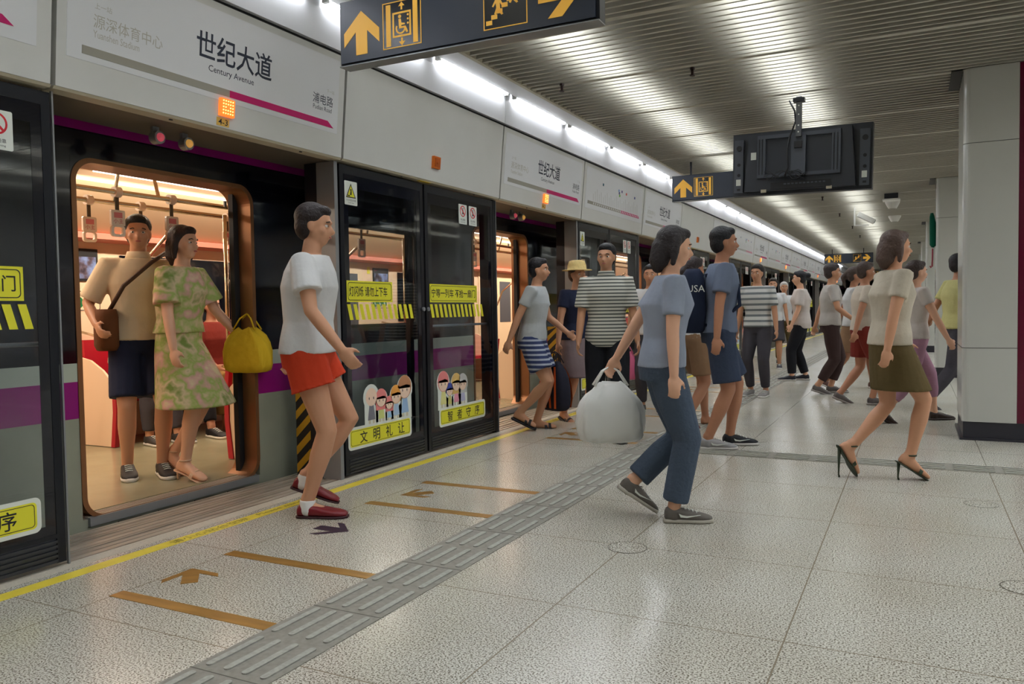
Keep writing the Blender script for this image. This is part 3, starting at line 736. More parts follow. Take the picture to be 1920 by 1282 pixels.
# ------------------------------------------------------------------ hanging signs
def lift_box(parent, u0, s, W, v0=0.045, stairs=False):
    """square pictogram: lift with wheelchair user, or stairs"""
    b = NB(); prism(b, [(u0, v0), (u0+s, v0), (u0+s, v0+s), (u0, v0+s)], W, W+0.001, FC); p = mk('pictogram_field', b, M_SIGNIN, parent)
    k = s/100.0; G = lambda pts: [(u0+a*k, v0+c*k) for a, c in pts]
    b = NB(); w0, w1 = W+0.001, W+0.002
    ring(b, G([(0, 0), (100, 0), (100, 100), (0, 100)]), G([(2, 2), (98, 2), (98, 98), (2, 98)]), w0, w1, FC)
    if not stairs:
        for a in (9, 79): prism(b, G([(a, 5), (a+12, 5), (a+12, 95), (a, 95)]), w0, w1, FC)
        ring(b, G([(26, 22), (74, 22), (74, 76), (26, 76)]), G([(30, 26), (70, 26), (70, 72), (30, 72)]), w0, w1, FC)
        prism(b, G([(50, 97), (42, 88), (48, 88), (48, 80), (52, 80), (52, 88), (58, 88)]), w0, w1, FC)
        prism(b, G([(50, 3), (58, 12), (52, 12), (52, 20), (48, 20), (48, 12), (42, 12)]), w0, w1, FC)
        prism(b, [(u0+x*k, v0+y*k) for x, y in circ(45, 66, 4, 12)], w0, w1, FC)
        prism(b, G([(42, 61), (48, 61), (49, 52), (58, 50), (58, 47), (49, 47), (49, 44), (60, 44), (66, 31), (62, 29), (56, 40), (43, 40)]), w0, w1, FC)
        n = 24; ang = [radians(150+220*i/n) for i in range(n+1)]
        o_ = [(47+13*cos(a), 41+13*sin(a)) for a in ang]; i_ = [(47+9.5*cos(a), 41+9.5*sin(a)) for a in ang]
        prism(b, G(o_+i_[::-1]), w0, w1, FC)
        for c in (67, 58, 49): prism(b, [(u0+x*k, v0+y*k) for x, y in circ(66, c, 2.4, 8)], w0, w1, FC)
    else:
        st = [(6, 8)]
        for i in range(7): st += [(6+i*12, 15+i*11), (18+i*12, 15+i*11)]
        low = [(90, 72)]
        st = []
        for i in range(7): st += [(6+i*12, 17+i*10), (18+i*12, 17+i*10)]
        bt = []
        for i in range(6, -1, -1): bt += [(18+i*12, 10+i*10), (6+i*12 if i == 0 else 6+i*12, 10+i*10)]
        for i in range(7): prism(b, G([(6+i*12, 9+i*10.5), (20+i*12, 9+i*10.5), (20+i*12, 18+i*10.5), (6+i*12, 18+i*10.5)]), w0, w1, FC)
        for (cx, cy) in ((34, 66), (68, 84)):
            prism(b, [(u0+x*k, v0+y*k) for x, y in circ(cx, cy, 5, 12)], w0, w1, FC)
            prism(b, G([(cx-6, cy-7), (cx+5, cy-7), (cx+12, cy-20), (cx+9, cy-22), (cx+4, cy-14), (cx+5, cy-30), (cx+12, cy-38), (cx+8, cy-40), (cx-1, cy-31), (cx-5, cy-38), (cx-9, cy-36), (cx-4, cy-24), (cx-5, cy-14), (cx-11, cy-22), (cx-14, cy-20)]), w0, w1, FC)
    mk('pictogram', b, M_ORANGE, p)
def arrow_pts(u, v, s, ang):
    P = [(0, 0.5), (0.5, 0.04), (0.5, -0.28), (0.16, 0.04), (0.16, -0.5), (-0.16, -0.5), (-0.16, 0.04), (-0.5, -0.28), (-0.5, 0.04)]
    c, d = cos(ang), sin(ang); return [(u+s*(x*c-y*d), v+s*(x*d+y*c)) for x, y in P]
def hang_sign(loc, label, wd=1.56, h=0.34):
    t = thing('hanging_sign', label, 'hanging sign', loc, group='black direction signs hung across the platform')
    mk('sign_body', bx(0, wd, 0.012, 0.09, 0.0, h), M_FRAME, t)
    f = mk('sign_face', bx(0.008, wd-0.02, 0.0, 0.012, 0.012, h-0.008), M_SIGNBLK, t)
    mk('bottom_edge', bx(0.0, wd, -0.001, 0.091, -0.006, -0.0005), M_SILVER, t)
    b = NB(); prism(b, arrow_pts(0.155, 0.165, 0.24, 0), 0, 0.002, FC); mk('arrow', b, M_ORANGE, f)
    lift_box(f, 0.30, 0.25, 0.0)
    lift_box(f, 0.93, 0.25, 0.0, stairs=True)
    b = NB(); prism(b, arrow_pts(1.36, 0.165, 0.24, radians(-90)), 0, 0.002, FC); mk('arrow', b, M_ORANGE, f)
    for x in (0.25, wd-0.3):
        mk('hanging_rod', bx(x-0.012, x+0.012, 0.04, 0.064, h, 3.1-loc[2]), M_FRAME, t)
    return t
s1 = hang_sign((-2.93, 3.68, 2.55), 'large black hanging sign with amber symbols, cut by the photo top', h=0.36)
s1.rotation_euler = (0, 0, radians(0.5))
hang_sign((-2.95, 10.7, 2.585), 'black hanging sign partly hidden behind the old screen')
hang_sign((-2.86, 30.0, 2.60), 'small far black hanging sign with arrows at both ends')
hang_sign((-2.9, 46.0, 2.60), 'tiny farthest black hanging sign, behind the far one')

# ------------------------------------------------------------------ old monitor seen from behind
def monitor():
    t = thing('ceiling_monitor', 'old dark monitor seen from behind, hung from the ceiling on a steel pole', 'monitor', (-1.62, 8.05, 2.235), rz=0.0)
    Wd, Hh = 1.26, 0.60
    b = NB(); box(b, 0, Wd, 0.03, 0.13, 0, Hh); mk('casing', b, M_TVB, t)
    b = NB(); prism(b, [(0.13, 0.03), (Wd-0.13, 0.03), (Wd-0.17, Hh-0.025), (0.17, Hh-0.025)], -0.03, 0.045, FC); bk = mk('back_cover', b, M_TVB, t)
    for x, lb in ((0.02, 'l'), (Wd-0.105, 'r')):
        b = NB(); box(b, x, x+0.085, 0.0, 0.03, 0.03, Hh-0.06); s = mk('side_speaker', b, M_TVB2, t)
        b = NB()
        for v in (0.30, 0.20): prism(b, circ(x+0.045, v, 0.016, 14), 0.0, 0.004, FC)
        prism(b, circ(x+0.045, 0.46, 0.026, 14), 0.0, 0.004, FC); mk('speaker_hole', b, M_TVB3, s)
        b = NB(); prism(b, [(x+0.02, 0.10), (x+0.065, 0.10), (x+0.065, 0.16), (x+0.02, 0.16)], 0.0, 0.003, FC); mk('paper_label', b, M_STKW, s)
        b = NB(); prism(b, [(x+0.03, 0.05), (x+0.06, 0.05), (x+0.06, 0.07), (x+0.03, 0.07)], 0.0, 0.003, FC); mk('power_inlet', b, M_TVB3, s)
    b = NB()
    box(b, 0.255, 1.0, -0.07, -0.046, 0.515, 0.55); box(b, 0.255, 1.0, -0.07, -0.046, 0.145, 0.18)
    box(b, 0.255, 0.33, -0.07, -0.046, 0.18, 0.515); box(b, 0.925, 1.0, -0.07, -0.046, 0.18, 0.515)
    fr = mk('mount_frame', b, M_TVB2, t)
    b = NB()
    for x in (0.27, 0.30, 0.94, 0.97): box(b, x, x+0.006, -0.076, -0.07, 0.18, 0.515)
    box(b, 0.255, 1.0, -0.076, -0.07, 0.145, 0.15); mk('frame_grooves', b, M_TVB3, fr)
    mk('centre_plate', bx(0.57, 0.70, -0.10, -0.072, 0.15, 0.52), M_TVB2, t)
    b = NB(); box(b, 0.60, 0.67, -0.125, -0.10, 0.40, 0.46); mk('plate_hook', b, M_TVB3, t)
    b = NB(); box(b, 0.615, 0.665, -0.14, -0.105, 0.5, 3.098-2.235); pl = mk('hanging_pole', b, mat('galvanised pole', (96, 98, 102), .4, metal=.7), t)
    b = NB(); box(b, 0.59, 0.69, -0.16, -0.09, 3.05-2.235, 3.085-2.235); mk('pole_collar', b, M_FRAME, pl)
    b = NB()
    for z in (0.54, 0.60, 0.70, 0.78): prism(b, circ(0.64, z, 0.007, 8), 0.1405, 0.142, lambda u, v, w: (u, -w, v))
    mk('pole_holes', b, M_STKW, pl)
    b = NB(); tube(b, [(0.55, -0.11, 0.84), (0.60, -0.12, 0.74), (0.612, -0.13, 0.64), (0.56, -0.12, 0.5), (0.54, -0.12, 0.38), (0.55, -0.12, 0.22), (0.52, -0.11, 0.14)], 0.008, 8); mk('cable', b, M_TVB3, t, smooth=True)
    random.seed(3)
    for i in range(5):
        pts = [(0.34+0.05*j+random.uniform(-.02, .02), -0.10-0.02*random.random(), 0.16+0.035*sin(j*1.3+i)+random.uniform(-.015, .015)) for j in range(8)]
        b = NB(); tube(b, pts, 0.0035, 6); mk('cable', b, M_TVB3, t, smooth=True)
    b = NB(); box(b, 0.38, 0.92, -0.055, -0.046, 0.035, 0.10); cp = mk('connector_panel', b, M_TVB3, t)
    b = NB()
    for i in range(11): box(b, 0.50+i*0.035, 0.522+i*0.035, -0.058, -0.055, 0.075, 0.088)
    mk('connector', b, M_TVB2, cp)
    b = NB(); box(b, 0.19, 0.24, -0.05, -0.046, 0.33, 0.40); mk('paper_label', b, M_STKW, t)
    for x in (0.29, 0.88): mk('bracket', bx(x, x+0.05, -0.055, -0.045, 0.012, 0.04), M_LIP, t)
    return t
mo = monitor(); mo.rotation_euler = (0, radians(1.2), radians(-3))
# ------------------------------------------------------------------ small things on the ceiling
def bullet(loc, label, rz, s=1.0):
    t = thing('security_camera', label, 'security camera', loc, rz=rz, group='security cameras under the ceiling')
    b = NB(); box(b, -0.22, -0.19, -0.01, 0.01, -0.30, 3.1-loc[2]); box(b, -0.22, 0.06, -0.01, 0.01, -0.32, -0.30); mk('bracket', b, M_WHITEP, t)
    b = NB(); R = Matrix.Rotation(radians(28), 4, 'Y')
    box(b, -0.08, 0.26, -0.05, 0.05, -0.19, -0.10); bmesh.ops.transform(b, matrix=R, verts=b.verts); mk('housing', b, M_WHITEP, t)
    b = NB(); box(b, 0.261, 0.27, -0.04, 0.04, -0.18, -0.11); bmesh.ops.transform(b, matrix=R, verts=b.verts); mk('lens_window', b, M_TVB3, t)
    t.scale = (s, s, s); return t
bullet((-0.90, 17.5, 3.05), 'white box security camera on a bracket, nearer one under the ceiling', 0.25, 1.0)
bullet((-0.78, 27.5, 3.05), 'white box security camera on a bracket, farther one', 0.25, 1.0)
for x, y, s, lb in ((-0.40, 16.9, 1, 'white ceiling speaker, nearer of the two bowls'), (-0.42, 19.6, 1, 'white ceiling speaker, farther of the two bowls')):
    t = thing('ceiling_speaker', lb, 'ceiling speaker', (x, y, 3.0), group='white ceiling speakers')
    b = NB(); tube(b, [(0, 0, -0.03), (0, 0, 0.0), (0, 0, 0.07), (0, 0, 0.098)], [0.07, 0.09, 0.125, 0.13], 20); mk('bowl', b, M_WHITEP, t, smooth=False)
    b = NB(); tube(b, [(0, 0, -0.034), (0, 0, -0.0305)], 0.06, 20); mk('grille', b, M_GREYBAR, t)
t = thing('ceiling_projector_box', 'dark square ceiling unit with a pale rim, above the two speakers', 'ceiling unit', (-0.39, 15.7, 2.98))
mk('unit_body', bx(-0.11, 0.11, -0.11, 0.11, 0.025, 0.118), M_TVB, t); mk('pale_rim', bx(-0.14, 0.14, -0.14, 0.14, 0.0, 0.024), M_WHITEP, t)
t = thing('sprinkler_head', '', 'sprinkler', (0, 0, 0), group='small dark sprinklers under the blades')
b = NB(); tube(b, [(0, 0, 0.0), (0, 0, 0.06)], 0.012, 8); tube(b, [(0, 0, -0.006), (0, 0, 0)], 0.022, 10); tube(b, [(0, 0, 0.045), (0, 0, 0.062)], 0.02, 10); mk('sprinkler_body', b, mat('dark bronze', (52, 34, 30), .4, metal=.5), t)
spk = t
for i, (x, y) in enumerate(((-1.63, 6.55), (-2.74, 6.45), (-1.55, 12.4), (-1.5, 15.4), (-1.45, 18.4), (-1.4, 21.5), (-1.4, 24.5))):
    o = spk if i == 0 else copy_tree(spk)
    o.location = (x, y, 3.038)
    o['label'] = ('small dark sprinkler beside the ceiling beam, nearest of the middle row' if i == 0 else 'small dark sprinkler over the tube lights' if i == 1 else f'small dark sprinkler past the old monitor, {ordn(i-2)} of its row')
# ================================================================== THE TRAIN
TC = 3.45                                   # middle of the nearest train door
FLZ = 0.055                                 # train floor
def train():
    t = thing('subway_train', 'dark and silver subway train with magenta stripes standing behind the gates', 'train', (TX, 0, 0))
    y0, y1 = -2.5, 56.0
    doors = [TC+DP*k for k in range(-1, 13) if TC+DP*k < 54]
    HW = 0.66
    segs = []; a = y0
    for d in doors:
        segs.append((a, d-HW)); a = d+HW
    segs.append((a, y1))
    def band(n, z0, z1, m, full=False, wins=None):
        b = NB()
        for s0, s1 in ([(y0, y1)] if full else segs):
            if wins:
                c = (s0+s1)/2; w0, w1 = c-0.58, c+0.46
                if s1-s0 > 2.0:
                    box(b, -0.06, 0, s0, w0, z0, z1); box(b, -0.06, 0, w1, s1, z0, z1)
                    box(b, -0.06, 0, w0, w1, z0, wins[0]); box(b, -0.06, 0, w0, w1, wins[1], z1); continue
            box(b, -0.06, 0, s0, s1, z0, z1)
        return mk(n, b, m, t)
    band('lower_body', -0.75, 0.04, M_TBODY, full=True)
    band('lower_body', 0.04, 0.60, M_TBODY); band('magenta_stripe', 0.60, 0.80, M_TMAG); band('grey_stripe', 0.80, 0.90, M_TGREY)
    band('black_band', 0.90, 2.02, M_GLOSSBLK, wins=(1.05, 1.84)); band('black_band', 2.02, 2.165, M_GLOSSBLK, full=True)
    band('magenta_stripe', 2.165, 2.215, M_TMAG, full=True); band('white_line', 2.215, 2.23, M_STKW, full=True)
    b = NB(); box(b, -0.06, 0, y0, y1, 2.23, 2.5); box(b, -2.5, 0, y0, y1, 2.5, 2.56); mk('roof', b, M_TBODY, t)
    # door openings
    r = 0.13
    for k, d in enumerate(doors):
        b = NB()
        for sy, sz, z in ((-1, 1, 2.02), (1, 1, 2.02)):
            cy = d+sy*(HW-r); cz = z-r
            arc = [(cy+sy*r*sin(a), cz+r*cos(a)) for a in [radians(9*i) for i in range(11)]]
            prism(b, arc+[(d+sy*HW, z)], -0.058, 0.001, FW)
        mk('door_corner', b, M_GLOSSBLK, t)
        out = rrect(d-HW-0.001, d+HW+0.001, 0.03, 2.021, r, 10); inn = rrect(d-HW+0.028, d+HW-0.028, 0.05, 1.995, r-0.02, 10)
        b = NB(); ring(b, out, inn, -0.20, 0.006, FW); mk('door_frame', b, M_BRONZE, t)
        for s in (-1, 1):
            dl = NB(); e = d+s*(HW-0.028); box(dl, -0.15, -0.11, min(e, e-s*0.045), max(e, e-s*0.045), 0.06, 1.97); mk('door_leaf_edge', dl, M_DARK, t)
        b = NB(); box(b, -0.10, 0.02, d-HW+0.03, d+HW-0.03, 0.0, 0.048); s = mk('door_sill', b, M_SILVER, t)
        b = NB()
        for i in range(4): box(b, -0.09+i*0.026, -0.078+i*0.026, d-HW+0.03, d+HW-0.03, 0.048, 0.052)
        mk('sill_grooves', b, M_METALFL, s)
        b = NB()
        for i in range(4): box(b, 0.001, 0.03, d-0.45+i*0.27, d-0.30+i*0.27, -0.05, -0.015)
        mk('step_bracket', b, M_DARK, t)
        if k < 9: mk('edge_lamp', bx(-0.25, -0.24, d+HW-0.02, d+HW, 1.9, 1.94), M_SILVER, t)
    for s0, s1 in segs:
        if s1-s0 > 2.0:
            c = (s0+s1)/2; mk('window_pane', bx(-0.03, -0.02, c-0.58, c+0.46, 1.05, 1.84), M_TGLASS, t)
            b = NB(); ring(b, rrect(c-0.60, c+0.48, 1.03, 1.86, 0.04), rrect(c-0.575, c+0.455, 1.055, 1.835, 0.03), -0.01, 0.003, FW); mk('window_rubber', b, M_DARK, t)
    # ---- inside
    FX = -2.38
    mk('cabin_floor', bx(FX, -0.10, y0, y1, FLZ-0.06, FLZ), M_TFLOOR, t)
    b = NB(); box(b, FX-0.04, FX, y0, y1, FLZ, 2.3); mk('cabin_wall', b, M_PINT, t)
    b = NB(); box(b, FX, -0.06, y0, y1, 2.30, 2.34)
    prism(b, [(-0.06, 2.03), (-0.20, 2.03), (-0.50, 2.28), (-0.50, 2.30), (-0.06, 2.30)], y0, y1, lambda u, v, w: (u, w, v)); mk('cabin_ceiling', b, M_PINT2, t)
    b = NB(); prism(b, [(FX, 1.86), (FX+0.12, 1.88), (FX+0.62, 2.22), (FX+0.62, 2.30), (FX, 2.30)], y0, y1, lambda u, v, w: (u, w, v)); mk('sloping_panel', b, M_PINT2, t)
    b = NB(); prism(b, [(FX+0.01, 1.80), (FX+0.16, 1.82), (FX+0.16, 1.87), (FX+0.01, 1.87)], y0, y1, lambda u, v, w: (u, w, v)); mk('pink_ledge', b, M_PINK, t)
    for xx in (-1.60,):
        b = NB(); yy = y0+0.3
        while yy < 40: box(b, xx-0.03, xx+0.03, yy, yy+1.95, 2.27, 2.299); yy += 2.1
        mk('light_diffuser', b, M_TTUBE, t)
    for k, d in enumerate(doors):
        if k > 7: break
        # far side door, closed
        b = NB(); box(b, FX, FX+0.012, d-0.62, d-0.01, FLZ+0.02, 1.78); box(b, FX, FX+0.012, d+0.01, d+0.62, FLZ+0.02, 1.78); fd = mk('far_door', b, M_PINT2, t)
        b = NB(); box(b, FX+0.012, FX+0.016, d-0.52, d-0.12, 0.95, 1.65); box(b, FX+0.012, FX+0.016, d+0.12, d+0.52, 0.95, 1.65); mk('far_door_glass', b, M_TVB2, fd)
        # window in the far wall with dark frame
        mk('far_window', bx(FX, FX+0.01, d+1.42, d+2.9, 1.02, 1.70), M_GLOSSBLK, t)
        # benches both sides
        for side in (-1, 1):
            if side < 0: sx, bxk, e0, e1 = (FX, FX+0.42, d+1.0, d+3.35), FX+0.06, 0, 0
            e0, e1 = d+1.0, d+DP-1.0
            b = NB(); n = 6; w = (e1-e0)/n
            for i in range(n):
                a = e0+i*w+0.01; c = e0+(i+1)*w-0.01
                if side < 0:
                    prism(b, [(FX+0.01, 0.44), (FX+0.44, 0.46), (FX+0.45, 0.42), (FX+0.01, 0.38)], a, c, lambda u, v, ww: (u, ww, v))
                    prism(b, [(FX+0.01, 0.44), (FX+0.09, 0.44), (FX+0.05, 0.95), (FX+0.01, 0.95)], a, c, lambda u, v, ww: (u, ww, v))
                else:
                    prism(b, [(-0.11, 0.44), (-0.54, 0.46), (-0.55, 0.42), (-0.11, 0.38)], a, c, lambda u, v, ww: (u, ww, v))
                    prism(b, [(-0.11, 0.44), (-0.19, 0.44), (-0.15, 0.95), (-0.11, 0.95)], a, c, lambda u, v, ww: (u, ww, v))
            mk('bench', b, M_REDSEAT, t)
            # curved end screens with a red edge
            for e in (e0-0.02, e1+0.0):
                if side < 0: f = lambda u, v, ww: (FX+u, ww, v)
                else: f = lambda u, v, ww: (-0.11-u, ww, v)
                pts = [(0.0, 0.06), (0.44, 0.06), (0.475, 0.35), (0.47, 0.60), (0.35, 0.70), (0.2, 0.78), (0.0, 0.82)]
                b = NB(); prism(b, pts, e-0.02, e, f); sc = mk('bench_end_screen', b, M_PINT, t)
                edge = [(0.442, 0.06), (0.478, 0.35), (0.474, 0.62), (0.45, 0.80), (0.485, 0.80), (0.515, 0.62), (0.52, 0.35), (0.49, 0.06)]
                b = NB(); prism(b, edge, e-0.03, e+0.01, f); mk('red_edge', b, M_REDSEAT, sc)
                b = NB()
                if side < 0: tube(b, [(FX+0.47, e, 0.78), (FX+0.50, e+0.02, 1.15), (FX+0.62, e+0.05, 1.45), (-1.20, e+0.08, 1.88)], 0.014, 8)
                else: tube(b, [(-0.60, e, 0.60), (-0.60, e, 1.9)], 0.015, 8)
                mk('grab_pole', b, M_RAIL, t, smooth=True)
        if k < 3:
            b = NB(); tube(b, [(FX+0.02, d+1.02, 1.02), (FX+0.18, d+1.02, 0.99), (FX+0.36, d+1.02, 0.90), (FX+0.46, d+1.02, 0.78)], 0.011, 8); mk('arm_rail', b, M_RAIL, t, smooth=True)
            # screen, stickers beside the far door
            s = mk('video_screen', bx(FX, FX+0.012, d+0.86, d+1.20, 1.46, 1.74), M_TVB3, t)
            mk('picture', bx(FX+0.0125, FX+0.0135, d+0.88, d+1.18, 1.48, 1.67), blotch('tv picture', [(40, 36, 50), (90, 80, 92), (120, 140, 190), (150, 170, 210)], 9), s)
            text('lettering', '~', d+0.89, 1.70, 0.012, M_MAG, FW, FX+0.014, s)
            b = NB(); prism(b, rrect(d+0.82, d+1.22, 1.20, 1.38, 0.025), FX+0.001, FX+0.003, FW); s = mk('seat_notice', b, M_PINT2, t)
            b = NB(); ring(b, rrect(d+0.825, d+1.215, 1.205, 1.375, 0.025), rrect(d+0.831, d+1.209, 1.211, 1.369, 0.02), FX+0.003, FX+0.004, FW); mk('notice_line', b, M_BLACK, s)
            for q in range(3):
                b = NB(); prism(b, circ(d+0.90+q*0.105, 1.275, 0.052, 20), FX+0.003, FX+0.0045, FW); mk('green_disc', b, M_GREEN, s)
                b = NB(); u = d+0.895+q*0.105; prism(b, circ(u, 1.31, 0.009, 10), FX+0.0045, FX+0.005, FW); prism(b, [(u-0.012, 1.296), (u+0.004, 1.296), (u+0.008, 1.27), (u+0.024, 1.268), (u+0.024, 1.24), (u+0.016, 1.24), (u+0.014, 1.258), (u-0.012, 1.258)], FX+0.0045, FX+0.005, FW); mk('pictogram', b, M_STKW, s)
            text('lettering', '爱心专座', d+0.855, 1.338, 0.026, M_BLACK, FW, FX+0.0045, s, width=0.10)
            mk('yellow_label', bx(FX+0.001, FX+0.003, d+0.74, d+0.80, 1.66, 1.75), M_YEL, t)
    # long grab rails with brackets
    for xx in (-0.52, -0.98):
        b = NB(); tube(b, [(xx, y0, 1.945), (xx, 34, 1.945)], 0.016, 10); rr = mk('long_grab_rail', b, M_RAIL, t, smooth=True)
        b = NB(); yy = TC-0.02+0.35
        while yy < 30:
            tube(b, [(xx, yy, 1.945), (xx-0.10*(1 if xx > -0.7 else -1), yy+0.0, 2.29)], 0.012, 8); yy += 1.45
        mk('rail_bracket', b, M_RAIL, rr)
    for xx, yy, c in ((-0.30, 3.36, (200, 24, 36)), (-0.30, 3.52, (226, 150, 20))):
        b = NB(); bmesh.ops.create_uvsphere(b, u_segments=12, v_segments=6, radius=0.022); bmesh.ops.translate(b, verts=b.verts, vec=(xx+0.02, yy, 2.105)); mk('door_light', b, mat('door light %d' % c[1], c, .3), t, smooth=True)
    return t
train()
def straps():
    first = None; spots = []
    # (rail x, y)
    for y in (3.05, 3.46, 3.88): spots.append((TX-0.52, y))
    for y in (3.59, 4.00, 4.82): spots.append((TX-0.98, y))
    for k in (0, 1):
        for i in range(3): spots.append((TX-0.52, 5.15+k*DP+i*0.42)); 
    for i in range(3): spots.append((TX-0.52, 7.30+i*0.4)); spots.append((TX-0.98, 7.5+i*0.4))
    for n, (x, y) in enumerate(spots):
        if first is None:
            t = thing('strap_handle', '', 'strap handle', (x, y, 1.945), group='strap handles on the train rails')
            b = NB(); ring(b, [(a, c) for a, c in circ(0, 0, 0.034, 16)], circ(0, 0, 0.0175, 16), -0.022, 0.022, lambda u, v, w: (u, w, v)); mk('rail_loop', b, M_CLEAR, t)
            b = NB(); box(b, -0.003, 0.003, -0.013, 0.013, -0.125, -0.034); mk('webbing', b, M_STRAP, t)
            F = lambda u, v, w: (w, u, v)
            b = NB(); prism(b, rrect(-0.05, 0.05, -0.215, -0.115, 0.01), -0.009, 0.009, F); c = mk('advert_card', b, M_CLEAR, t)
            b = NB(); prism(b, [(-0.03, -0.165), (0.03, -0.165), (0.03, -0.13), (-0.03, -0.13)], 0.0092, 0.0096, F); mk('pink_print', b, mat('pink print', (222, 130, 130), .5), c)
            text('lettering', '小主', -0.035, -0.20, 0.03, mat('red ink', (200, 50, 60), .5), F, 0.0098, c, width=0.07)
            b = NB(); ring(b, rrect(-0.05, 0.05, -0.285, -0.215, 0.02), rrect(-0.033, 0.033, -0.268, -0.222, 0.014), -0.008, 0.008, F); mk('grip', b, M_CLEAR, t)
            first = t
        else: t = copy_tree(first); t.location = (x, y, 1.945)
        where = ('nearer rail inside the nearest train door' if n < 3 else 'farther rail inside the nearest train door' if n < 6 else 'nearer rail seen through the first train window' if n < 9 else
                 'nearer rail seen through the second train window' if n < 12 else 'rails inside the second train door')
        i = n % 3 if n < 12 else n-12
        t['label'] = f'clear strap handle, {ordn(i)} on the {where}'
straps()
for k in range(-1, 7):
    y = TC+DP*k
    area('light_cabin', (TX-1.60, y+0.6, 2.262), 0.06, 3.9, 58, (1.0, 0.82, 0.64))
# ================================================================== PEOPLE
V3 = Vector
def blob(bm, c, r, rot=None, seg=14):
    g = bmesh.ops.create_uvsphere(bm, u_segments=seg, v_segments=max(8, seg//2+2), radius=1.0)
    M = Matrix.Diagonal((r[0], r[1], r[2], 1))
    if rot is not None: M = rot.to_4x4() @ M
    bmesh.ops.transform(bm, matrix=Matrix.Translation(c) @ M, verts=g['verts']); return g['verts']
def loft(bm, rings):
    rs = [[bm.verts.new(p) for p in r] for r in rings]; n = len(rs[0])
    for a, b in zip(rs[:-1], rs[1:]):
        for i in range(n): bm.faces.new((a[i], a[(i+1) % n], b[(i+1) % n], b[i]))
    bm.faces.new(rs[0][::-1]); bm.faces.new(rs[-1])
def ell(c, ax, ay, rx, ry, n=18, p=2.0):
    out = []
    for i in range(n):
        a = 2*pi*i/n; ca, sa = cos(a), sin(a)
        out.append(c+ax*(rx*math.copysign(abs(ca)**(2/p), ca))+ay*(ry*math.copysign(abs(sa)**(2/p), sa)))
    return out
def limb(bm, pts, rs, round_ends=(True, True), n=14, flat=1.0):
    pts = [V3(p) for p in pts]; P = []; R = []
    d0 = (pts[1]-pts[0]).normalized(); d1 = (pts[-1]-pts[-2]).normalized()
    if round_ends[0]:
        for a in (0.97, 0.8, 0.45): P.append(pts[0]-d0*rs[0]*a*0.8); R.append(rs[0]*math.sqrt(1-a*a))
    P += pts; R += list(rs)
    if round_ends[1]:
        for a in (0.45, 0.8, 0.97): P.append(pts[-1]+d1*rs[-1]*a*0.8); R.append(rs[-1]*math.sqrt(1-a*a))
    rings = []; up = None
    for i, p in enumerate(P):
        d = (P[min(i+1, len(P)-1)]-P[max(i-1, 0)]).normalized()
        if up is None: up = V3((0, 1, 0)) if abs(d.y) < .8 else V3((0, 0, 1))
        a = d.cross(up).normalized(); up = a.cross(d).normalized()
        rings.append(ell(p, a, up, R[i]*flat, R[i], n))
    loft(bm, rings)
def solid(name, bm, m, parent, vox, smooth=3, label=None):
    """merge overlapping lofts into one continuous skin"""
    bmesh.ops.recalc_face_normals(bm, faces=bm.faces)
    me = bpy.data.meshes.new('raw'); bm.to_mesh(me); bm.free()
    o = bpy.data.objects.new('raw', me); COL.objects.link(o)
    r = o.modifiers.new('r', 'REMESH'); r.mode = 'VOXEL'; r.voxel_size = vox; r.use_smooth_shade = True
    s = o.modifiers.new('s', 'SMOOTH'); s.factor = 0.5; s.iterations = smooth
    bpy.context.view_layer.update()
    me2 = bpy.data.meshes.new_from_object(o.evaluated_get(bpy.context.evaluated_depsgraph_get()))
    bpy.data.objects.remove(o); bpy.data.meshes.remove(me)
    me2.name = name; me2.materials.clear(); me2.materials.append(m)
    for p in me2.polygons: p.use_smooth = True
    o2 = bpy.data.objects.new(name, me2); COL.objects.link(o2)
    if parent: o2.parent = parent
    if label: o2['label'] = label
    return o2
def ik(a, b, l1, l2, hint):
    d = b-a; L = d.length
    if L > (l1+l2)*0.999: b = a+d.normalized()*(l1+l2)*0.999; d = b-a; L = d.length
    x = (l1*l1-l2*l2+L*L)/(2*L); h = math.sqrt(max(0, l1*l1-x*x)); u = d.normalized()
    p = (hint-u*hint.dot(u)).normalized()
    return a+u*x+p*h, b
SKIN = {'light': (222, 172, 142), 'mid': (200, 148, 116), 'tan': (176, 124, 96)}
def cloth(name, col, **k): return mat(name, col, 0.85, spec=0.2, var=k.get('var', .10), vscale=k.get('vs', 5), bump=0.6, bscale=k.get('bs', 14))
WALK = dict(fL=(0.26, -0.08, 0.0, 0.0), fR=(-0.34, 0.08, 0.03, -0.5), hL=(-0.22, -0.26, 0.82), hR=(0.22, 0.26, 0.86), hipdrop=0.05)
STAND = dict(fL=(0.03, -0.11, 0.0, 0.0), fR=(-0.02, 0.11, 0.0, 0.0), hL=(0.06, -0.27, 0.80), hR=(0.06, 0.27, 0.80), hipdrop=0.012)
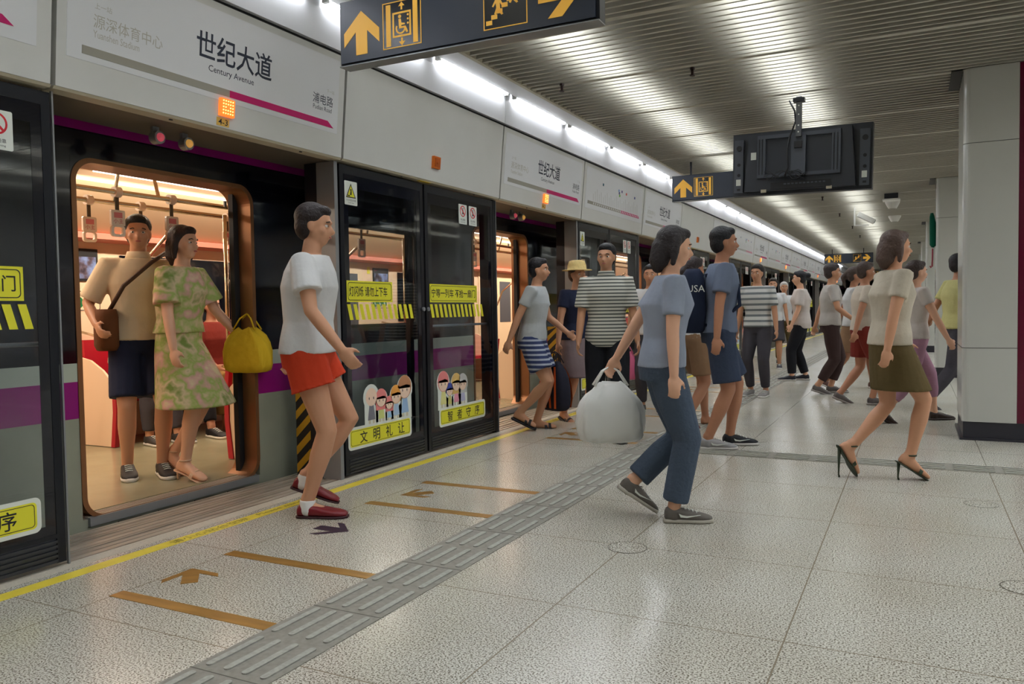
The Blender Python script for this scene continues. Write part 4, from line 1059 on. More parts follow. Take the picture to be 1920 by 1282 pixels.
def person(label, x, y, head, H, pose, skin='mid', hair=('short', (22, 18, 18)), top=None, bottom=None, shoes=None, vox=0.011,
           z=0.0, headyaw=0.0, headpitch=0.0, lean=0.03, seat=None, female=False, group=None, curl=0.7):
    """local frame: +Y forward, +X to the person's right"""
    s = H/1.70; P = dict(pose)
    rz = atan2(head[1], head[0])-pi/2
    t = thing('person', label, 'person', (x, y, z), rz=rz, group=group)
    sk = mat('skin '+skin, SKIN[skin], 0.5, spec=0.35)
    wsh = 0.175*(0.9 if female else 1.0); whp = 0.165*(1.04 if female else 1.0)
    hz = (0.90-P.get('hipdrop', 0.0))*s if seat is None else seat
    X = lambda a, b, c: V3((a*s, b*s, c*s))
    if seat is None: hz += (shoes or {}).get('heel', 0.0)*0.85
    hips = V3((0, P.get('hipy', 0.0)*s, hz+0.03*s))
    tilt = lean if seat is None else P.get('lean', 0.0)
    up = V3((0, sin(tilt), cos(tilt))); fw = V3((0, cos(tilt), -sin(tilt))); rt = V3((1, 0, 0))
    tw = P.get('twist', 0.0); rs = V3((cos(tw), sin(tw), 0)); fs = up.cross(rs) if False else V3((-sin(tw), cos(tw), 0))
    waist = hips+up*0.15*s; chest = hips+up*0.33*s; shl = hips+up*0.475*s; nb = hips+up*0.53*s; hd = nb+up*0.142*s+fw*0.018*s
    sL = shl-rs*wsh*s; sR = shl+rs*wsh*s
    body = NB()
    def torso(bm, g, z0=-0.08, z1=0.53, belly=1.0):
        lv = [(-0.10, whp*0.90, 0.10), (-0.02, whp*1.0, 0.115), (0.06, whp*0.95, 0.108), (0.15, 0.132, 0.095), (0.25, 0.148, 0.105), (0.34, 0.165 if not female else 0.150, 0.115), (0.42, 0.158*(0.92 if female else 1), 0.098), (0.475, 0.122, 0.076), (0.51, 0.078, 0.062), (0.545, 0.055, 0.052)]
        rings = []
        for h, a, b in lv:
            if h < z0-0.005 or h > z1+0.005: continue
            k = min(1, max(0, h/0.45)); ax = (rt*(1-k)+rs*k).normalized(); ay = V3((-ax.y, ax.x, 0))
            if 0.1 < h < 0.3: b *= belly
            if female and 0.3 < h < 0.38: b += 0.018
            rings.append(ell(hips+up*h*s, ax, ay, (a+g)*s, (b+g)*s, 22, 2.3))
        loft(bm, rings)
    torso(body, 0.0)
    # neck, head
    limb(body, [nb-up*0.03*s, nb+up*0.06*s+fw*0.008*s], [0.055*s, 0.050*s])
    Rh = Matrix.Rotation(headyaw, 3, 'Z') @ Matrix.Rotation(headpitch, 3, 'X')
    def hp(a, b, c): return hd+Rh @ V3((a*s, b*s, c*s))
    blob(body, hp(0, -0.012, 0.03), (0.074*s, 0.092*s, 0.088*s), Rh, 20)
    blob(body, hp(0, 0.012, -0.03), (0.060*s, 0.072*s, 0.078*s), Rh, 18)
    blob(body, hp(0, 0.040, -0.078), (0.034*s, 0.034*s, 0.028*s), Rh, 12)
    limb(body, [hp(0, 0.072, 0.012), hp(0, 0.098, -0.030)], [0.009*s, 0.015*s], n=8)
    blob(body, hp(0, 0.078, 0.024), (0.045*s, 0.014*s, 0.010*s), Rh, 12)
    blob(body, hp(0, 0.077, -0.056), (0.022*s, 0.012*s, 0.010*s), Rh, 10)
    for e in (-1, 1):
        blob(body, hp(e*0.074, -0.008, -0.008), (0.008*s, 0.018*s, 0.030*s), Rh, 10)
        blob(body, hp(e*0.040, 0.052, -0.025), (0.022*s, 0.022*s, 0.026*s), Rh, 10)
    # legs
    L1, L2 = 0.418*s, 0.402*s
    feet = {}
    for side, key in ((-1, 'fL'), (1, 'fR')):
        fx, lift, pit = P[key][0], P[key][2], P[key][3]; sx = P[key][1]
        hj = hips+V3((side*0.088*s, 0, -0.04*s))
        ank = V3((sx*s, fx*s, 0.085*s+lift*s)) if seat is None else V3((sx*s, fx*s, 0.085*s+lift*s))
        heelup = (shoes or {}).get('heel', 0.0)
        ank.z += heelup
        hint = V3((side*0.12, 1, 0.15)) if seat is None else V3((side*P.get('splay', 0.05), 0.35, 1))
        kn, ank = ik(hj, ank, L1, L2, hint)
        limb(body, [hj, hj.lerp(kn, .45), kn, kn.lerp(ank, .33), kn.lerp(ank, .75), ank], [0.088*s, 0.078*s, 0.056*s, 0.057*s, 0.040*s, 0.036*s])
        feet[side] = (hj, kn, ank, pit, P[key][4] if len(P[key]) > 4 else 0.0)
    # arms + hands
    A1, A2 = 0.285*s, 0.25*s; arms = {}
    for side, key in ((-1, 'hL'), (1, 'hR')):
        sh = sL if side < 0 else sR
        tgt = V3((P[key][1]*s, P[key][0]*s, P[key][2]*s + (0 if seat is None else 0)))
        el, wr = ik(sh, tgt, A1, A2, V3((side*0.5, -1, -0.25)))
        limb(body, [sh, sh.lerp(el, .5), el, el.lerp(wr, .35), wr], [0.050*s, 0.045*s, 0.037*s, 0.036*s, 0.026*s])
        arms[side] = (sh, el, wr)
        d = (wr-el).normalized(); nrm = V3((-side, 0, 0)); nrm = (nrm-d*nrm.dot(d)).normalized(); wide = d.cross(nrm).normalized()
        pc = wr+d*0.045*s
        Rm = Matrix((wide, d, nrm)).transposed()
        blob(body, pc, (0.040*s, 0.050*s, 0.017*s), Rm, 12)
        frontd = wide if wide.y > 0 else -wide
        for i, (off, ln) in enumerate(((0.028, 0.068), (0.010, 0.078), (-0.009, 0.073), (-0.027, 0.058))):
            b0 = wr+d*0.080*s+frontd*off*s
            c = curl*(1+0.08*i); d1 = (d*cos(c*0.5)+nrm*sin(c*0.5)); d2 = (d*cos(c*1.3)+nrm*sin(c*1.3)); d3 = (d*cos(c*2.0)+nrm*sin(c*2.0))
            p1 = b0+d1*ln*0.42*s; p2 = p1+d2*ln*0.33*s; p3 = p2+d3*ln*0.25*s
            limb(body, [b0-d*0.012*s, b0, p1, p2, p3], [0.0095*s, 0.0095*s, 0.0088*s, 0.0082*s, 0.0072*s], n=8)
        b0 = wr+d*0.025*s+frontd*0.030*s; t1 = b0+(frontd*0.8+d*0.8+nrm*0.3).normalized()*0.034*s; t2 = t1+(d+nrm*0.4+frontd*0.2).normalized()*0.028*s
        limb(body, [b0-frontd*0.01*s, b0, t1, t2], [0.012*s, 0.0115*s, 0.010*s, 0.008*s], n=8)
    # feet
    st = (shoes or {}).get('kind', 'sneaker'); parts = []
    def footframe(side):
        hj, kn, ank, pit, yaw = feet[side]
        toe = Matrix.Rotation(yaw, 3, 'Z') @ V3((0.06*side, 1, 0)).normalized()
        hl = (shoes or {}).get('heel', 0.0)
        sl = -pit + (0 if hl == 0 else math.asin(min(.6, hl/(0.17*s))))
        f = V3((toe.x*cos(sl), toe.y*cos(sl), -sin(sl))); r = toe.cross(V3((0, 0, 1))).normalized(); u = r.cross(f).normalized()
        o = ank-u*0.085*s-f*0.055*s
        return o, f, r, u
    def shoe_rings(side, g, top, length=0.265, lift=0.0):
        o, f, r, u = footframe(side)
        prof = [(0.0, 0.022, top*0.7), (0.015, 0.031, top), (0.07, 0.036, top*1.0), (0.12, 0.039, top*0.82), (0.17, 0.046, top*0.62), (0.22, 0.045, top*0.48), (0.25, 0.034, top*0.38), (length, 0.018, top*0.24)]
        out = []
        for a, w, h in prof:
            c = o+f*a*s+u*((h+g)*0.5+lift)*s; out.append(ell(c, r, u, (w+g)*s, (h+g)*0.5*s, 16, 2.6))
        return out
    for side in (-1, 1):
        o, f, r, u = footframe(side); hj, kn, ank, pit, yaw = feet[side]
        loft(body, shoe_rings(side, -0.004, 0.088, 0.235))
        limb(body, [ank+V3((0, 0, 0.02*s)), ank-u*0.03*s], [0.037*s, 0.036*s])
        if st in ('sandal', 'heel'):
            for i, (a, w, q) in enumerate(((0.222, -0.026*side*-1, .014), (0.234, 0.0, .011), (0.232, 0.014, .010), (0.226, 0.026, .009), (0.216, 0.036, .009))):
                w = (-0.026, -0.006, 0.009, 0.022, 0.033)[i]*side
                limb(body, [o+f*(a-0.035)*s+r*w*s+u*0.016*s, o+f*(a+0.012)*s+r*w*s+u*0.012*s], [q*s, q*0.9*s], n=8)
    bo = solid('body', body, sk, t, vox, 3)
    # shoes
    for side in (-1, 1):
        o, f, r, u = footframe(side); hj, kn, ank, pit, yaw = feet[side]
        sc = (shoes or {}).get('cols', {}).get(side, (shoes or {}).get('col', (40, 40, 44))); so = (shoes or {}).get('sole', (214, 212, 206))
        sm = mat('shoe %d %d %d' % tuple(sc), sc, (shoes or {}).get('rough', .6), spec=.4); som = mat('sole %d %d %d' % tuple(so), so, .6)
        nm = {'sneaker': 'sneaker', 'loafer': 'loafer', 'sandal': 'sandal', 'heel': 'heeled_sandal'}[st]
        if st in ('sneaker', 'loafer'):
            b = NB(); loft(b, shoe_rings(side, 0.006, 0.078 if st == 'sneaker' else 0.062, 0.272, 0.008))
            if st == 'sneaker': limb(b, [ank-u*0.055*s, ank-u*0.012*s], [0.044*s, 0.042*s], (True, False))
            sh = solid(nm, b, sm, t, max(0.006, vox*0.65), 2)
            b = NB(); rg = []
            for a, w in ((-0.006, 0.020), (0.008, 0.034), (0.07, 0.040), (0.12, 0.041), (0.17, 0.050), (0.22, 0.050), (0.255, 0.037), (0.277, 0.018)):
                h = 0.026 if st == 'sneaker' else 0.014
                rg.append(ell(o+f*a*s+u*h*0.5*s, r, u, (w+0.003)*s, h*0.5*s, 16, 4))
            loft(b, rg); mk('sole', b, som, sh, smooth=True)
            if st == 'sneaker' and (shoes or {}).get('laces', True):
                b = NB()
                for q in range(4):
                    c = o+f*(0.115+q*0.022)*s+u*(0.083-q*0.008)*s; tube(b, [c-r*0.022*s, c+u*0.004*s, c+r*0.022*s], 0.0035*s, 6)
                mk('laces', b, M_STKW, sh)
            if (shoes or {}).get('tick'):
                for q in (-1, 1):
                    b = NB(); pts = [(0.075, 0.060), (0.085, 0.040), (0.12, 0.036), (0.20, 0.052), (0.12, 0.046), (0.095, 0.050)]
                    prism(b, pts, 0.0435, 0.049, lambda a, v, w: tuple(o+f*a*s+u*v*s+r*q*w*s)); mk('swoosh', b, M_STKW, sh)
            if st == 'loafer':
                b = NB(); limb(b, [ank+V3((0, 0, 0.012*s)), ank-u*0.045*s], [0.0415*s, 0.046*s], (False, True)); solid('sock', b, mat('white sock', (226, 224, 220), .9), t, .007, 1)
        else:
            b = NB(); rg = []
            th = 0.024 if st == 'sandal' else 0.008
            for a, w in ((-0.008, 0.020), (0.008, 0.036), (0.07, 0.040 if st == 'sandal' else 0.028), (0.12, 0.042 if st == 'sandal' else 0.026), (0.17, 0.050), (0.22, 0.050), (0.245, 0.038), (0.262, 0.018)):
                rg.append(ell(o+f*a*s-u*th*0.5*s, r, u, w*s, th*0.5*s, 16, 4))
            loft(b, rg); sh = mk(nm, b, sm, t, smooth=True)
            b = NB()
            for a0, a1 in (((0.15, 0.185),) if st == 'heel' else ((0.125, 0.155), (0.165, 0.195))):
                pts = []
                for i in range(9):
                    an = pi*i/8; a = a0+(a1-a0)*i/8 if st == 'sandal' else a0+0.01
                    pts.append(o+f*a*s+r*(-cos(an)*0.049)*s+u*(sin(an)*0.050)*s)
                ringA = [p-f*0.013*s for p in pts]; ringB = [p+f*0.013*s for p in pts]
                va = [b.verts.new(p) for p in ringA]; vb = [b.verts.new(p) for p in ringB]; vc = [b.verts.new(p+u*0.004*s) for p in ringA]; vd = [b.verts.new(p+u*0.004*s) for p in ringB]
                for i in range(8):
                    b.faces.new((va[i], va[i+1], vb[i+1], vb[i])); b.faces.new((vc[i], vc[i+1], vd[i+1], vd[i])); b.faces.new((va[i], va[i+1], vc[i+1], vc[i])); b.faces.new((vb[i], vb[i+1], vd[i+1], vd[i]))
            mk('strap', b, sm, sh)
            if st == 'heel':
                hb = o+f*0.012*s; b = NB(); tube(b, [hb, V3((hb.x, hb.y-0.004, 0.02)), V3((hb.x, hb.y, 0.002))], [0.013*s, 0.005*s, 0.008*s], 10); mk('stiletto_heel', b, sm, sh, smooth=True)
                b = NB(); limb(b, [ank+V3((0, 0, 0.006*s)), ank-V3((0, 0, 0.004*s))], [0.041*s, 0.041*s], (False, False)); mk('ankle_strap', b, sm, sh, smooth=True)
    # face details
    if vox < 0.02:
        for e in (-1, 1):
            b = NB(); blob(b, hp(e*0.030, 0.066, 0.002), (0.0125*s, 0.0115*s, 0.0085*s), Rh, 12); ey = mk('eye', b, mat('eye white', (226, 222, 216), .3), t, smooth=True)
            b = NB(); blob(b, hp(e*0.030, 0.0745, 0.002), (0.0055*s, 0.0045*s, 0.0055*s), Rh, 10); mk('iris', b, mat('dark iris', (30, 20, 16), .2), ey, smooth=True)
            b = NB(); tube(b, [hp(e*0.014, 0.082, 0.022), hp(e*0.030, 0.083, 0.027), hp(e*0.046, 0.070, 0.021)], 0.0035*s, 6); mk('eyebrow', b, mat('brow', (40, 30, 26), .8), t)
        b = NB(); blob(b, hp(0, 0.087, -0.056), (0.019*s, 0.006*s, 0.0055*s), Rh, 10); mk('mouth', b, mat('lips', (176, 100, 92), .5), t, smooth=True)
    # hair
    style, hc = hair; hm = mat('hair %d %d %d' % tuple(hc), hc, .55, spec=.4, bump=.8, bscale=60)
    b = NB()
    blob(b, hp(0, -0.026, 0.048), (0.085*s, 0.094*s, 0.083*s), Rh, 20)
    blob(b, hp(0, -0.048, 0.0), (0.080*s, 0.066*s, 0.085*s), Rh, 16)
    blob(b, hp(0, 0.036, 0.083), (0.060*s, 0.045*s, 0.034*s), Rh, 14)
    if style in ('bob', 'long'):
        for e in (-1, 1): limb(b, [hp(e*0.070, -0.01, 0.05), hp(e*0.083, -0.015, -0.03), hp(e*0.082, -0.02, -0.10 if style == 'bob' else -0.2)], [0.026*s, 0.024*s, 0.016*s])
        limb(b, [hp(0, -0.07, 0.0), hp(0, -0.085, -0.1), hp(0, -0.09, -0.13 if style == 'bob' else -0.28)], [0.07*s, 0.062*s, 0.035*s])
    if style == 'bun': blob(b, hp(0, -0.135, 0.045), (0.045*s, 0.045*s, 0.045*s), Rh, 14)
    if style == 'tail': limb(b, [hp(0, -0.11, 0.05), hp(0, -0.16, -0.02), hp(0, -0.13, -0.16)], [0.03*s, 0.035*s, 0.014*s])
    solid('hair', b, hm, t, max(.009, vox), 2)
    if style == 'hat':
        b = NB(); rg = [ell(hp(0, -0.01, zz), Rh @ rt, Rh @ V3((0, 1, 0)), r*s, r*1.12*s, 24) for zz, r in ((0.045, 0.155), (0.052, 0.15), (0.058, 0.098), (0.10, 0.094), (0.145, 0.080), (0.155, 0.05))]
        loft(b, rg); mk('straw_hat', b, mat('straw', (222, 196, 130), .8, var=.15, vscale=40), t, smooth=True)
    # ---------- clothes
    if top:
        g = top.get('g', 0.02); b = NB(); hem = top.get('hem', -0.06)
        torso(b, g, hem, 0.52, top.get('belly', 1.0))
        for side in (-1, 1):
            sh, el, wr = arms[side]; q = top.get('sleeve', 0.55)
            if q > 0:
                inn = sh-(rs*side)*0.06*s-up*0.014*s; sh = sh-up*0.006*s
                if q <= 1: e = sh.lerp(el, q); limb(b, [inn, sh, sh.lerp(e, .6), e], [0.056*s, 0.066*s, (0.060+top.get('loose', 0)*.7)*s, (0.060+top.get('loose', 0))*s], (True, False))
                else: limb(b, [inn, sh, el, el.lerp(wr, q-1)], [0.056*s, 0.066*s, 0.052*s, 0.041*s], (True, False))
        so = solid(top.get('name', 't_shirt'), b, top['m'], t, vox, 2)
        if top.get('collar'):
            b = NB(); limb(b, [nb-up*0.03*s, nb+up*0.026*s], [0.084*s, 0.066*s], (False, False)); mk('collar', b, top['m'], so, smooth=True)
    if bottom:
        k = bottom['kind']; b = NB(); g = bottom.get('g', 0.014)
        if k in ('trousers', 'shorts'):
            torso(b, g*0.8, -0.10, 0.10)
            for side in (-1, 1):
                hj, kn, ank, pit, yaw = feet[side]; hem = bottom.get('hem', 0.95)
                if hem <= 1: pts = [hj+V3((0, 0, 0.03*s)), hj.lerp(kn, .4), hj.lerp(kn, hem)]; rr = [0.094+g*.6, 0.080+g+.006, 0.066+g+bottom.get('flare', 0.02)]
                else:
                    q = hem-1; pts = [hj+V3((0, 0, 0.03*s)), hj.lerp(kn, .45), kn, kn.lerp(ank, min(q, .4)), kn.lerp(ank, q)]; rr = [0.094+g*.5, 0.080+g, 0.060+g, 0.057+g, 0.042+g+bottom.get('flare', 0)]
                limb(b, pts, [v*s for v in rr], (True, False))
        else:
            L = bottom.get('len', 0.40); fl = bottom.get('flare', 0.06); rg = []
            mid = (feet[-1][1]+feet[1][1])*0.5; mid.z = hips.z-0.47*s
            spread = abs(feet[-1][1].y-feet[1][1].y)*0.5
            for h in ((0.14, 0.08, 0.0, -0.08, -0.08-L*0.5, -0.08-L) if bottom.get('waist') else (0.03, 0.0, -0.08, -0.08-L*0.5, -0.08-L)):
                q = max(0.0, -h/0.47); c = hips+up*h*s if h > -0.05 else V3((0, hips.y*(1-q)+mid.y*q, hips.z+h*s))
                a = (0.138 if h > 0.1 else 0.158 if h > 0.05 else whp-0.010 if h > 0.01 else whp-0.004 if h > -0.01 else whp+0.004)+g*(1 if h < -0.05 or bottom.get('waist') else .4); bb = (0.10 if h > .1 else 0.115)+g
                if h < -0.05: a += fl*q; bb += fl*q*0.7+(spread/s)*q*0.8
                rg.append(ell(c, rt, V3((0, 1, 0)), a*s, bb*s, 24))
            loft(b, rg)
        solid(bottom.get('name', k), b, bottom['m'], t, vox, 2)
    t['_w'] = 0; del t['_w']
    Rz = Matrix.Rotation(rz, 4, 'Z'); B = Matrix.Translation((x, y, z)) @ Rz
    return dict(t=t, handL=B @ (arms[-1][2]+(arms[-1][2]-arms[-1][1]).normalized()*0.085*s), handR=B @ (arms[1][2]+(arms[1][2]-arms[1][1]).normalized()*0.085*s),
                shL=B @ sL, shR=B @ sR, hip=B @ hips, chest=B @ chest, fwd=(B.to_3x3() @ V3((0, 1, 0))), right=(B.to_3x3() @ V3((1, 0, 0))))
def sack(name, label, cat, hand, w, d, h, m, handle=0.16, rz=0.0, stripes_m=None, soft=0.8, hm=None):
    """bag hanging from a hand"""
    zb = hand.z-handle-h
    t = thing(name, label, cat, (hand.x, hand.y, zb), rz=rz)
    soft_ = 0.0 if stripes_m else 1.0
    b = NB(); rg = []
    for q, k in ((0, .70), (.05, .9), (.15, .98), (.3, 1.0), (.5, .97), (.68, .88), (.82, .72), (.93, .5), (1, .34)):
        rr = ell(V3((0, 0, q*h)), V3((1, 0, 0)), V3((0, 1, 0)), w/2*k, d/2*k, 36, 3)
        rg.append([V3((p.x*(1+.07*sin(4*i*pi/9+q*5)*soft_), p.y*(1+.10*sin(6*i*pi/9+q*9)*soft_), p.z+0.012*sin(i*pi/4.5+q*6)*(q > .1)*soft_)) for i, p in enumerate(rr)])
    loft(b, rg); mk('bag_body', b, m, t, smooth=True)
    if stripes_m:
        for i in range(4):
            for sy in (1, -1):
                a0 = -0.36+0.24*i; b = NB()
                pts = [V3((w*a0*kk, sy*(d/2*kk)+sy*0.004, q*h)) for q, kk in ((0.06, .9), (.25, 1.0), (.5, .95), (.75, .76), (.9, .5))]
                for p0, p1 in zip(pts[:-1], pts[1:]):
                    vs = [b.verts.new(p0+V3((-.016, 0, 0))), b.verts.new(p0+V3((.016, 0, 0))), b.verts.new(p1+V3((.016, 0, 0))), b.verts.new(p1+V3((-.016, 0, 0)))]
                    b.faces.new(vs)
                mk('orange_band', b, stripes_m, t)
    b = NB()
    for sy in (-1, 1): tube(b, [(-w*.25, sy*d*.2, h*0.97), (-w*.12, sy*d*.1, h+handle*.7), (0, 0, h+handle), (w*.12, sy*d*.1, h+handle*.7), (w*.25, sy*d*.2, h*0.97)], 0.006, 6)
    mk('handles', b, hm or m, t, smooth=True)
    return t
# directions seen in the photo
SR = (0.892, 0.451)       # toward the right of the frame
SLf = (-0.892, -0.451)
TOC = lambda x, y: (-x, -y)
def floor_pt(px, py, z=0.0):
    d = CR*((px-960)/1497.7)-CU*((py-641)/1497.7)+CF; k = (z-CH)/d.z
    return d.x*k, d.y*k
# ---- the people, nearest first
c_white = cloth('white cotton', (214, 214, 214)); c_red = cloth('orange red cloth', (196, 62, 34)); c_black = cloth('black cloth', (30, 31, 36)); c_navy = cloth('navy cloth', (38, 44, 66))
c_slate = cloth('slate blue cotton', (104, 114, 134)); c_jean = cloth('grey blue denim', (72, 84, 100), bs=40); c_paleblue = cloth('pale grey blue cotton', (146, 154, 170)); c_beige = cloth('beige cotton', (190, 180, 162))
c_olive = cloth('olive brown cloth', (92, 78, 48)); c_cream = cloth('cream shirt cotton', (232, 212, 178)); c_khaki = cloth('khaki cloth', (128, 96, 50)); c_maroonc = cloth('dark red cloth', (120, 44, 36)); c_brown = cloth('dark brown cloth', (62, 46, 44))
c_pale = cloth('pale pinkish cotton', (206, 196, 190)); c_yelc = cloth('yellow green print', (196, 190, 130)); c_tan = cloth('tan cloth', (140, 110, 84)); c_mauve = cloth('mauve cloth', (170, 128, 148)); c_dgrey = cloth('dark grey cloth', (70, 68, 74))

x, y = floor_pt(585, 962)
A = person('person in white T-shirt, orange-red shorts and maroon loafers walking before the nearest gates', x, y, SR, 1.77,
           dict(fL=(-0.05, -0.085, 0.10, -0.35), fR=(0.0, 0.085, 0.0, 0.0), hL=(-0.16, -0.24, 0.86), hR=(0.24, 0.27, 0.92), hipdrop=0.02), skin='mid', hair=('short', (34, 24, 24)),
           top=dict(m=c_white, sleeve=0.62, loose=0.02, g=0.034, hem=-0.09), bottom=dict(kind='shorts', m=c_red, hem=0.42, flare=0.03, g=0.03),
           shoes=dict(kind='loafer', col=(120, 26, 36), sole=(54, 18, 24), rough=.35), vox=0.009, lean=0.06, headpitch=-0.1)
x, y = floor_pt(1243, 972)
Hh = person('person in pale grey-blue shirt and grey jeans with grey trainers, nearest on the open floor', x, y, SR, 1.58,
            dict(fL=(-0.16, -0.08, 0.12, -0.6), fR=(0.05, 0.08, 0.0, 0.0), hL=(-0.28, -0.24, 0.86), hR=(0.02, 0.25, 0.80), hipdrop=0.012), skin='light', hair=('bob', (40, 34, 36)),
            top=dict(m=c_paleblue, sleeve=0.7, g=0.022, hem=-0.09), bottom=dict(kind='trousers', m=c_jean, hem=1.9, g=0.022, flare=0.012), female=True,
            shoes=dict(kind='sneaker', col=(98, 92, 86), sole=(176, 170, 158), tick=True), vox=0.009, lean=0.10, headpitch=-0.12)
x, y = floor_pt(1348, 838)
G = person('person in slate blue T-shirt and denim shorts wearing a navy backpack, walking away right', x, y, (0.93, 0.37), 1.80,
           dict(fL=(0.10, -0.09, 0.0, 0.0), fR=(-0.10, 0.10, 0.0, 0.0), hL=(0.12, -0.26, 0.84), hR=(-0.06, 0.27, 0.82), hipdrop=0.02), skin='tan', hair=('short', (22, 22, 26)),
           top=dict(m=c_slate, sleeve=0.7, g=0.028, hem=-0.09, loose=0.01), bottom=dict(kind='shorts', m=cloth('navy denim', (56, 66, 86), bs=40), hem=0.86, flare=0.02, g=0.024),
           shoes=dict(kind='sneaker', cols={-1: (24, 26, 32), 1: (150, 148, 148)}, col=(30, 30, 34), sole=(196, 192, 188), tick=True), vox=0.010, lean=0.05)
def backpack(P, label, word):
    f = P['fwd']; c = P['chest']-f*0.20-V3((0, 0, 0.12)); rz = atan2(f.y, f.x)-pi/2
    t = thing('backpack', label, 'backpack', tuple(c-V3((0, 0, 0.25))), rz=rz)
    m = cloth('navy nylon', (30, 38, 58)); b = NB(); rg = []
    for q, k in ((0, .75), (.05, .95), (.35, 1.05), (.7, .98), (.93, .8), (1, .55)):
        rg.append(ell(V3((0, -0.02, q*0.52)), V3((1, 0, 0)), V3((0, 1, 0)), .165*k, .095*k, 20, 3))
    loft(b, rg); mk('bag_body', b, m, t, smooth=True)
    b = NB(); rg = [ell(V3((0, -0.105, q*0.52)), V3((1, 0, 0)), V3((0, 1, 0)), .12*k, .04*k, 16, 3) for q, k in ((.06, .8), (.12, 1), (.38, 1), (.46, .8))]
    loft(b, rg); pk = mk('front_pocket', b, m, t, smooth=True)
    b = NB()
    for sx in (-1, 1): tube(b, [(sx*.07, .07, .46), (sx*.10, .20, .50), (sx*.115, .32, .38), (sx*.125, .33, .22), (sx*.14, .18, .10), (sx*.12, .06, .06)], 0.016, 8)
    mk('shoulder_strap', b, m, t, smooth=True)
    text('lettering', word, 0, 0.33, 0.055, M_STKW, lambda u, v, w: (0.178+w, u-0.02, v), 0.0, t, bold=0.0, align='c')
    text('lettering', word, 0, 0.33, 0.055, M_STKW, lambda u, v, w: (u, -0.125-w, v), 0.0, t, align='c')
    b = NB(); tube(b, [(-0.15, -0.06, .12), (0, -0.15, .09), (.15, -0.06, .14)], 0.004, 6); mk('white_piping', b, M_STKW, t)
    return t
backpack(G, 'navy backpack with white outlined letters worn by the person in slate blue', 'USA')

x, y = floor_pt(1140, 822)
B_ = person('person in white polo shirt with thin dark stripes and black trousers', x, y, (0.35, -0.93), 1.72,
            dict(fL=(0.10, -0.10, 0.0, 0.0), fR=(-0.12, 0.10, 0.0, 0.0), hL=(0.08, -0.27, 0.80), hR=(0.10, 0.25, 0.82), hipdrop=0.02), skin='mid', hair=('short', (20, 20, 24)),
            top=dict(m=stripes('striped polo', (206, 204, 194), (88, 92, 88), 0.030, .60), name='polo_shirt', sleeve=0.85, g=0.028, hem=-0.10, collar=True, loose=0.012),
            bottom=dict(kind='trousers', m=c_black, hem=1.9, g=0.02), shoes=dict(kind='sneaker', col=(40, 38, 40), sole=(80, 78, 76)), vox=0.011, headyaw=-0.25)
x, y = floor_pt(974, 808); x += 0.07; y += 0.16
C_ = person('person in pale grey top, navy striped shorts and black sandals at the second door', x, y, (0.80, 0.15), 1.66,
            dict(fL=(0.02, -0.085, 0.0, 0.0), fR=(-0.10, 0.09, 0.10, -0.4), hL=(0.30, -0.24, 0.95), hR=(-0.18, 0.26, 0.84), hipdrop=0.03), skin='mid', hair=('short', (26, 24, 28)),
            top=dict(m=cloth('pale grey cotton', (184, 188, 190)), sleeve=0.6, g=0.026, hem=-0.06), bottom=dict(kind='shorts', m=stripes('navy striped shorts', (170, 176, 190), (52, 62, 100), 0.045, .4), hem=0.70, g=0.028, flare=.025),
            shoes=dict(kind='sandal', col=(32, 28, 32)), vox=0.011, lean=0.10)
x, y = floor_pt(1082, 789)
D_ = person('person in straw hat, navy top and grey skirt carrying the orange striped bag', x, y, (0.75, -0.40), 1.62,
            dict(fL=(0.06, -0.08, 0.0, 0.0), fR=(-0.12, 0.08, 0.02, -0.3), hL=(0.16, -0.24, 0.86), hR=(0.04, 0.28, 0.84), hipdrop=0.025), skin='mid', hair=('hat', (60, 44, 36)), female=True,
            top=dict(m=c_navy, sleeve=0.55, g=0.02), bottom=dict(kind='skirt', m=cloth('grey brown skirt cloth', (120, 104, 104)), len=0.34), shoes=dict(kind='sandal', col=(34, 30, 34)), vox=0.011)
sack('tote_bag', 'black tote bag with orange bands hanging beside the striped polo wearer', 'bag', D_['handR']+V3((0.03, -0.14, 0)), 0.36, 0.20, 0.48, cloth('black canvas', (40, 40, 52)), handle=0.10, rz=-0.5, stripes_m=cloth('orange webbing', (224, 104, 52)))
sack('plastic_bag', 'white plastic bag swinging behind the person in grey jeans', 'bag', Hh['handL']+V3((0, 0, 0.02)), 0.38, 0.22, 0.33, M_WHITEP, handle=0.10, rz=0.5)
x, y = floor_pt(1222, 772)
E_ = person('person in white T-shirt and dark trousers carrying a small pink bag', x, y, (0.2, -1), 1.62, STAND, skin='mid', hair=('short', (28, 26, 30)),
            top=dict(m=c_white, sleeve=0.6, g=0.024), bottom=dict(kind='trousers', m=c_dgrey, hem=1.9), shoes=dict(kind='sneaker', col=(70, 66, 66)), vox=0.014)
sack('plastic_bag', 'small pink plastic bag held behind the swinging white bag', 'bag', E_['handR'], 0.26, 0.12, 0.30, mat('pink plastic', (224, 110, 150), .4), handle=0.08, rz=0.3)
x, y = floor_pt(1300, 800)
F_ = person('person in white T-shirt, tan shorts and maroon sandals behind the navy backpack', x, y, (0.6, 0.8), 1.64,
            dict(fL=(0.22, -0.08, 0.0, 0.0), fR=(-0.14, 0.08, 0.02, -0.3), hL=(-0.10, -0.26, 0.82), hR=(0.14, 0.26, 0.84), hipdrop=0.03), skin='tan', hair=('tail', (50, 40, 40)), female=True,
            top=dict(m=c_white, sleeve=0.6, g=0.024), bottom=dict(kind='shorts', m=c_tan, hem=0.8, g=.03), shoes=dict(kind='sandal', col=(96, 40, 44)), vox=0.013)
x, y = floor_pt(1503, 713)
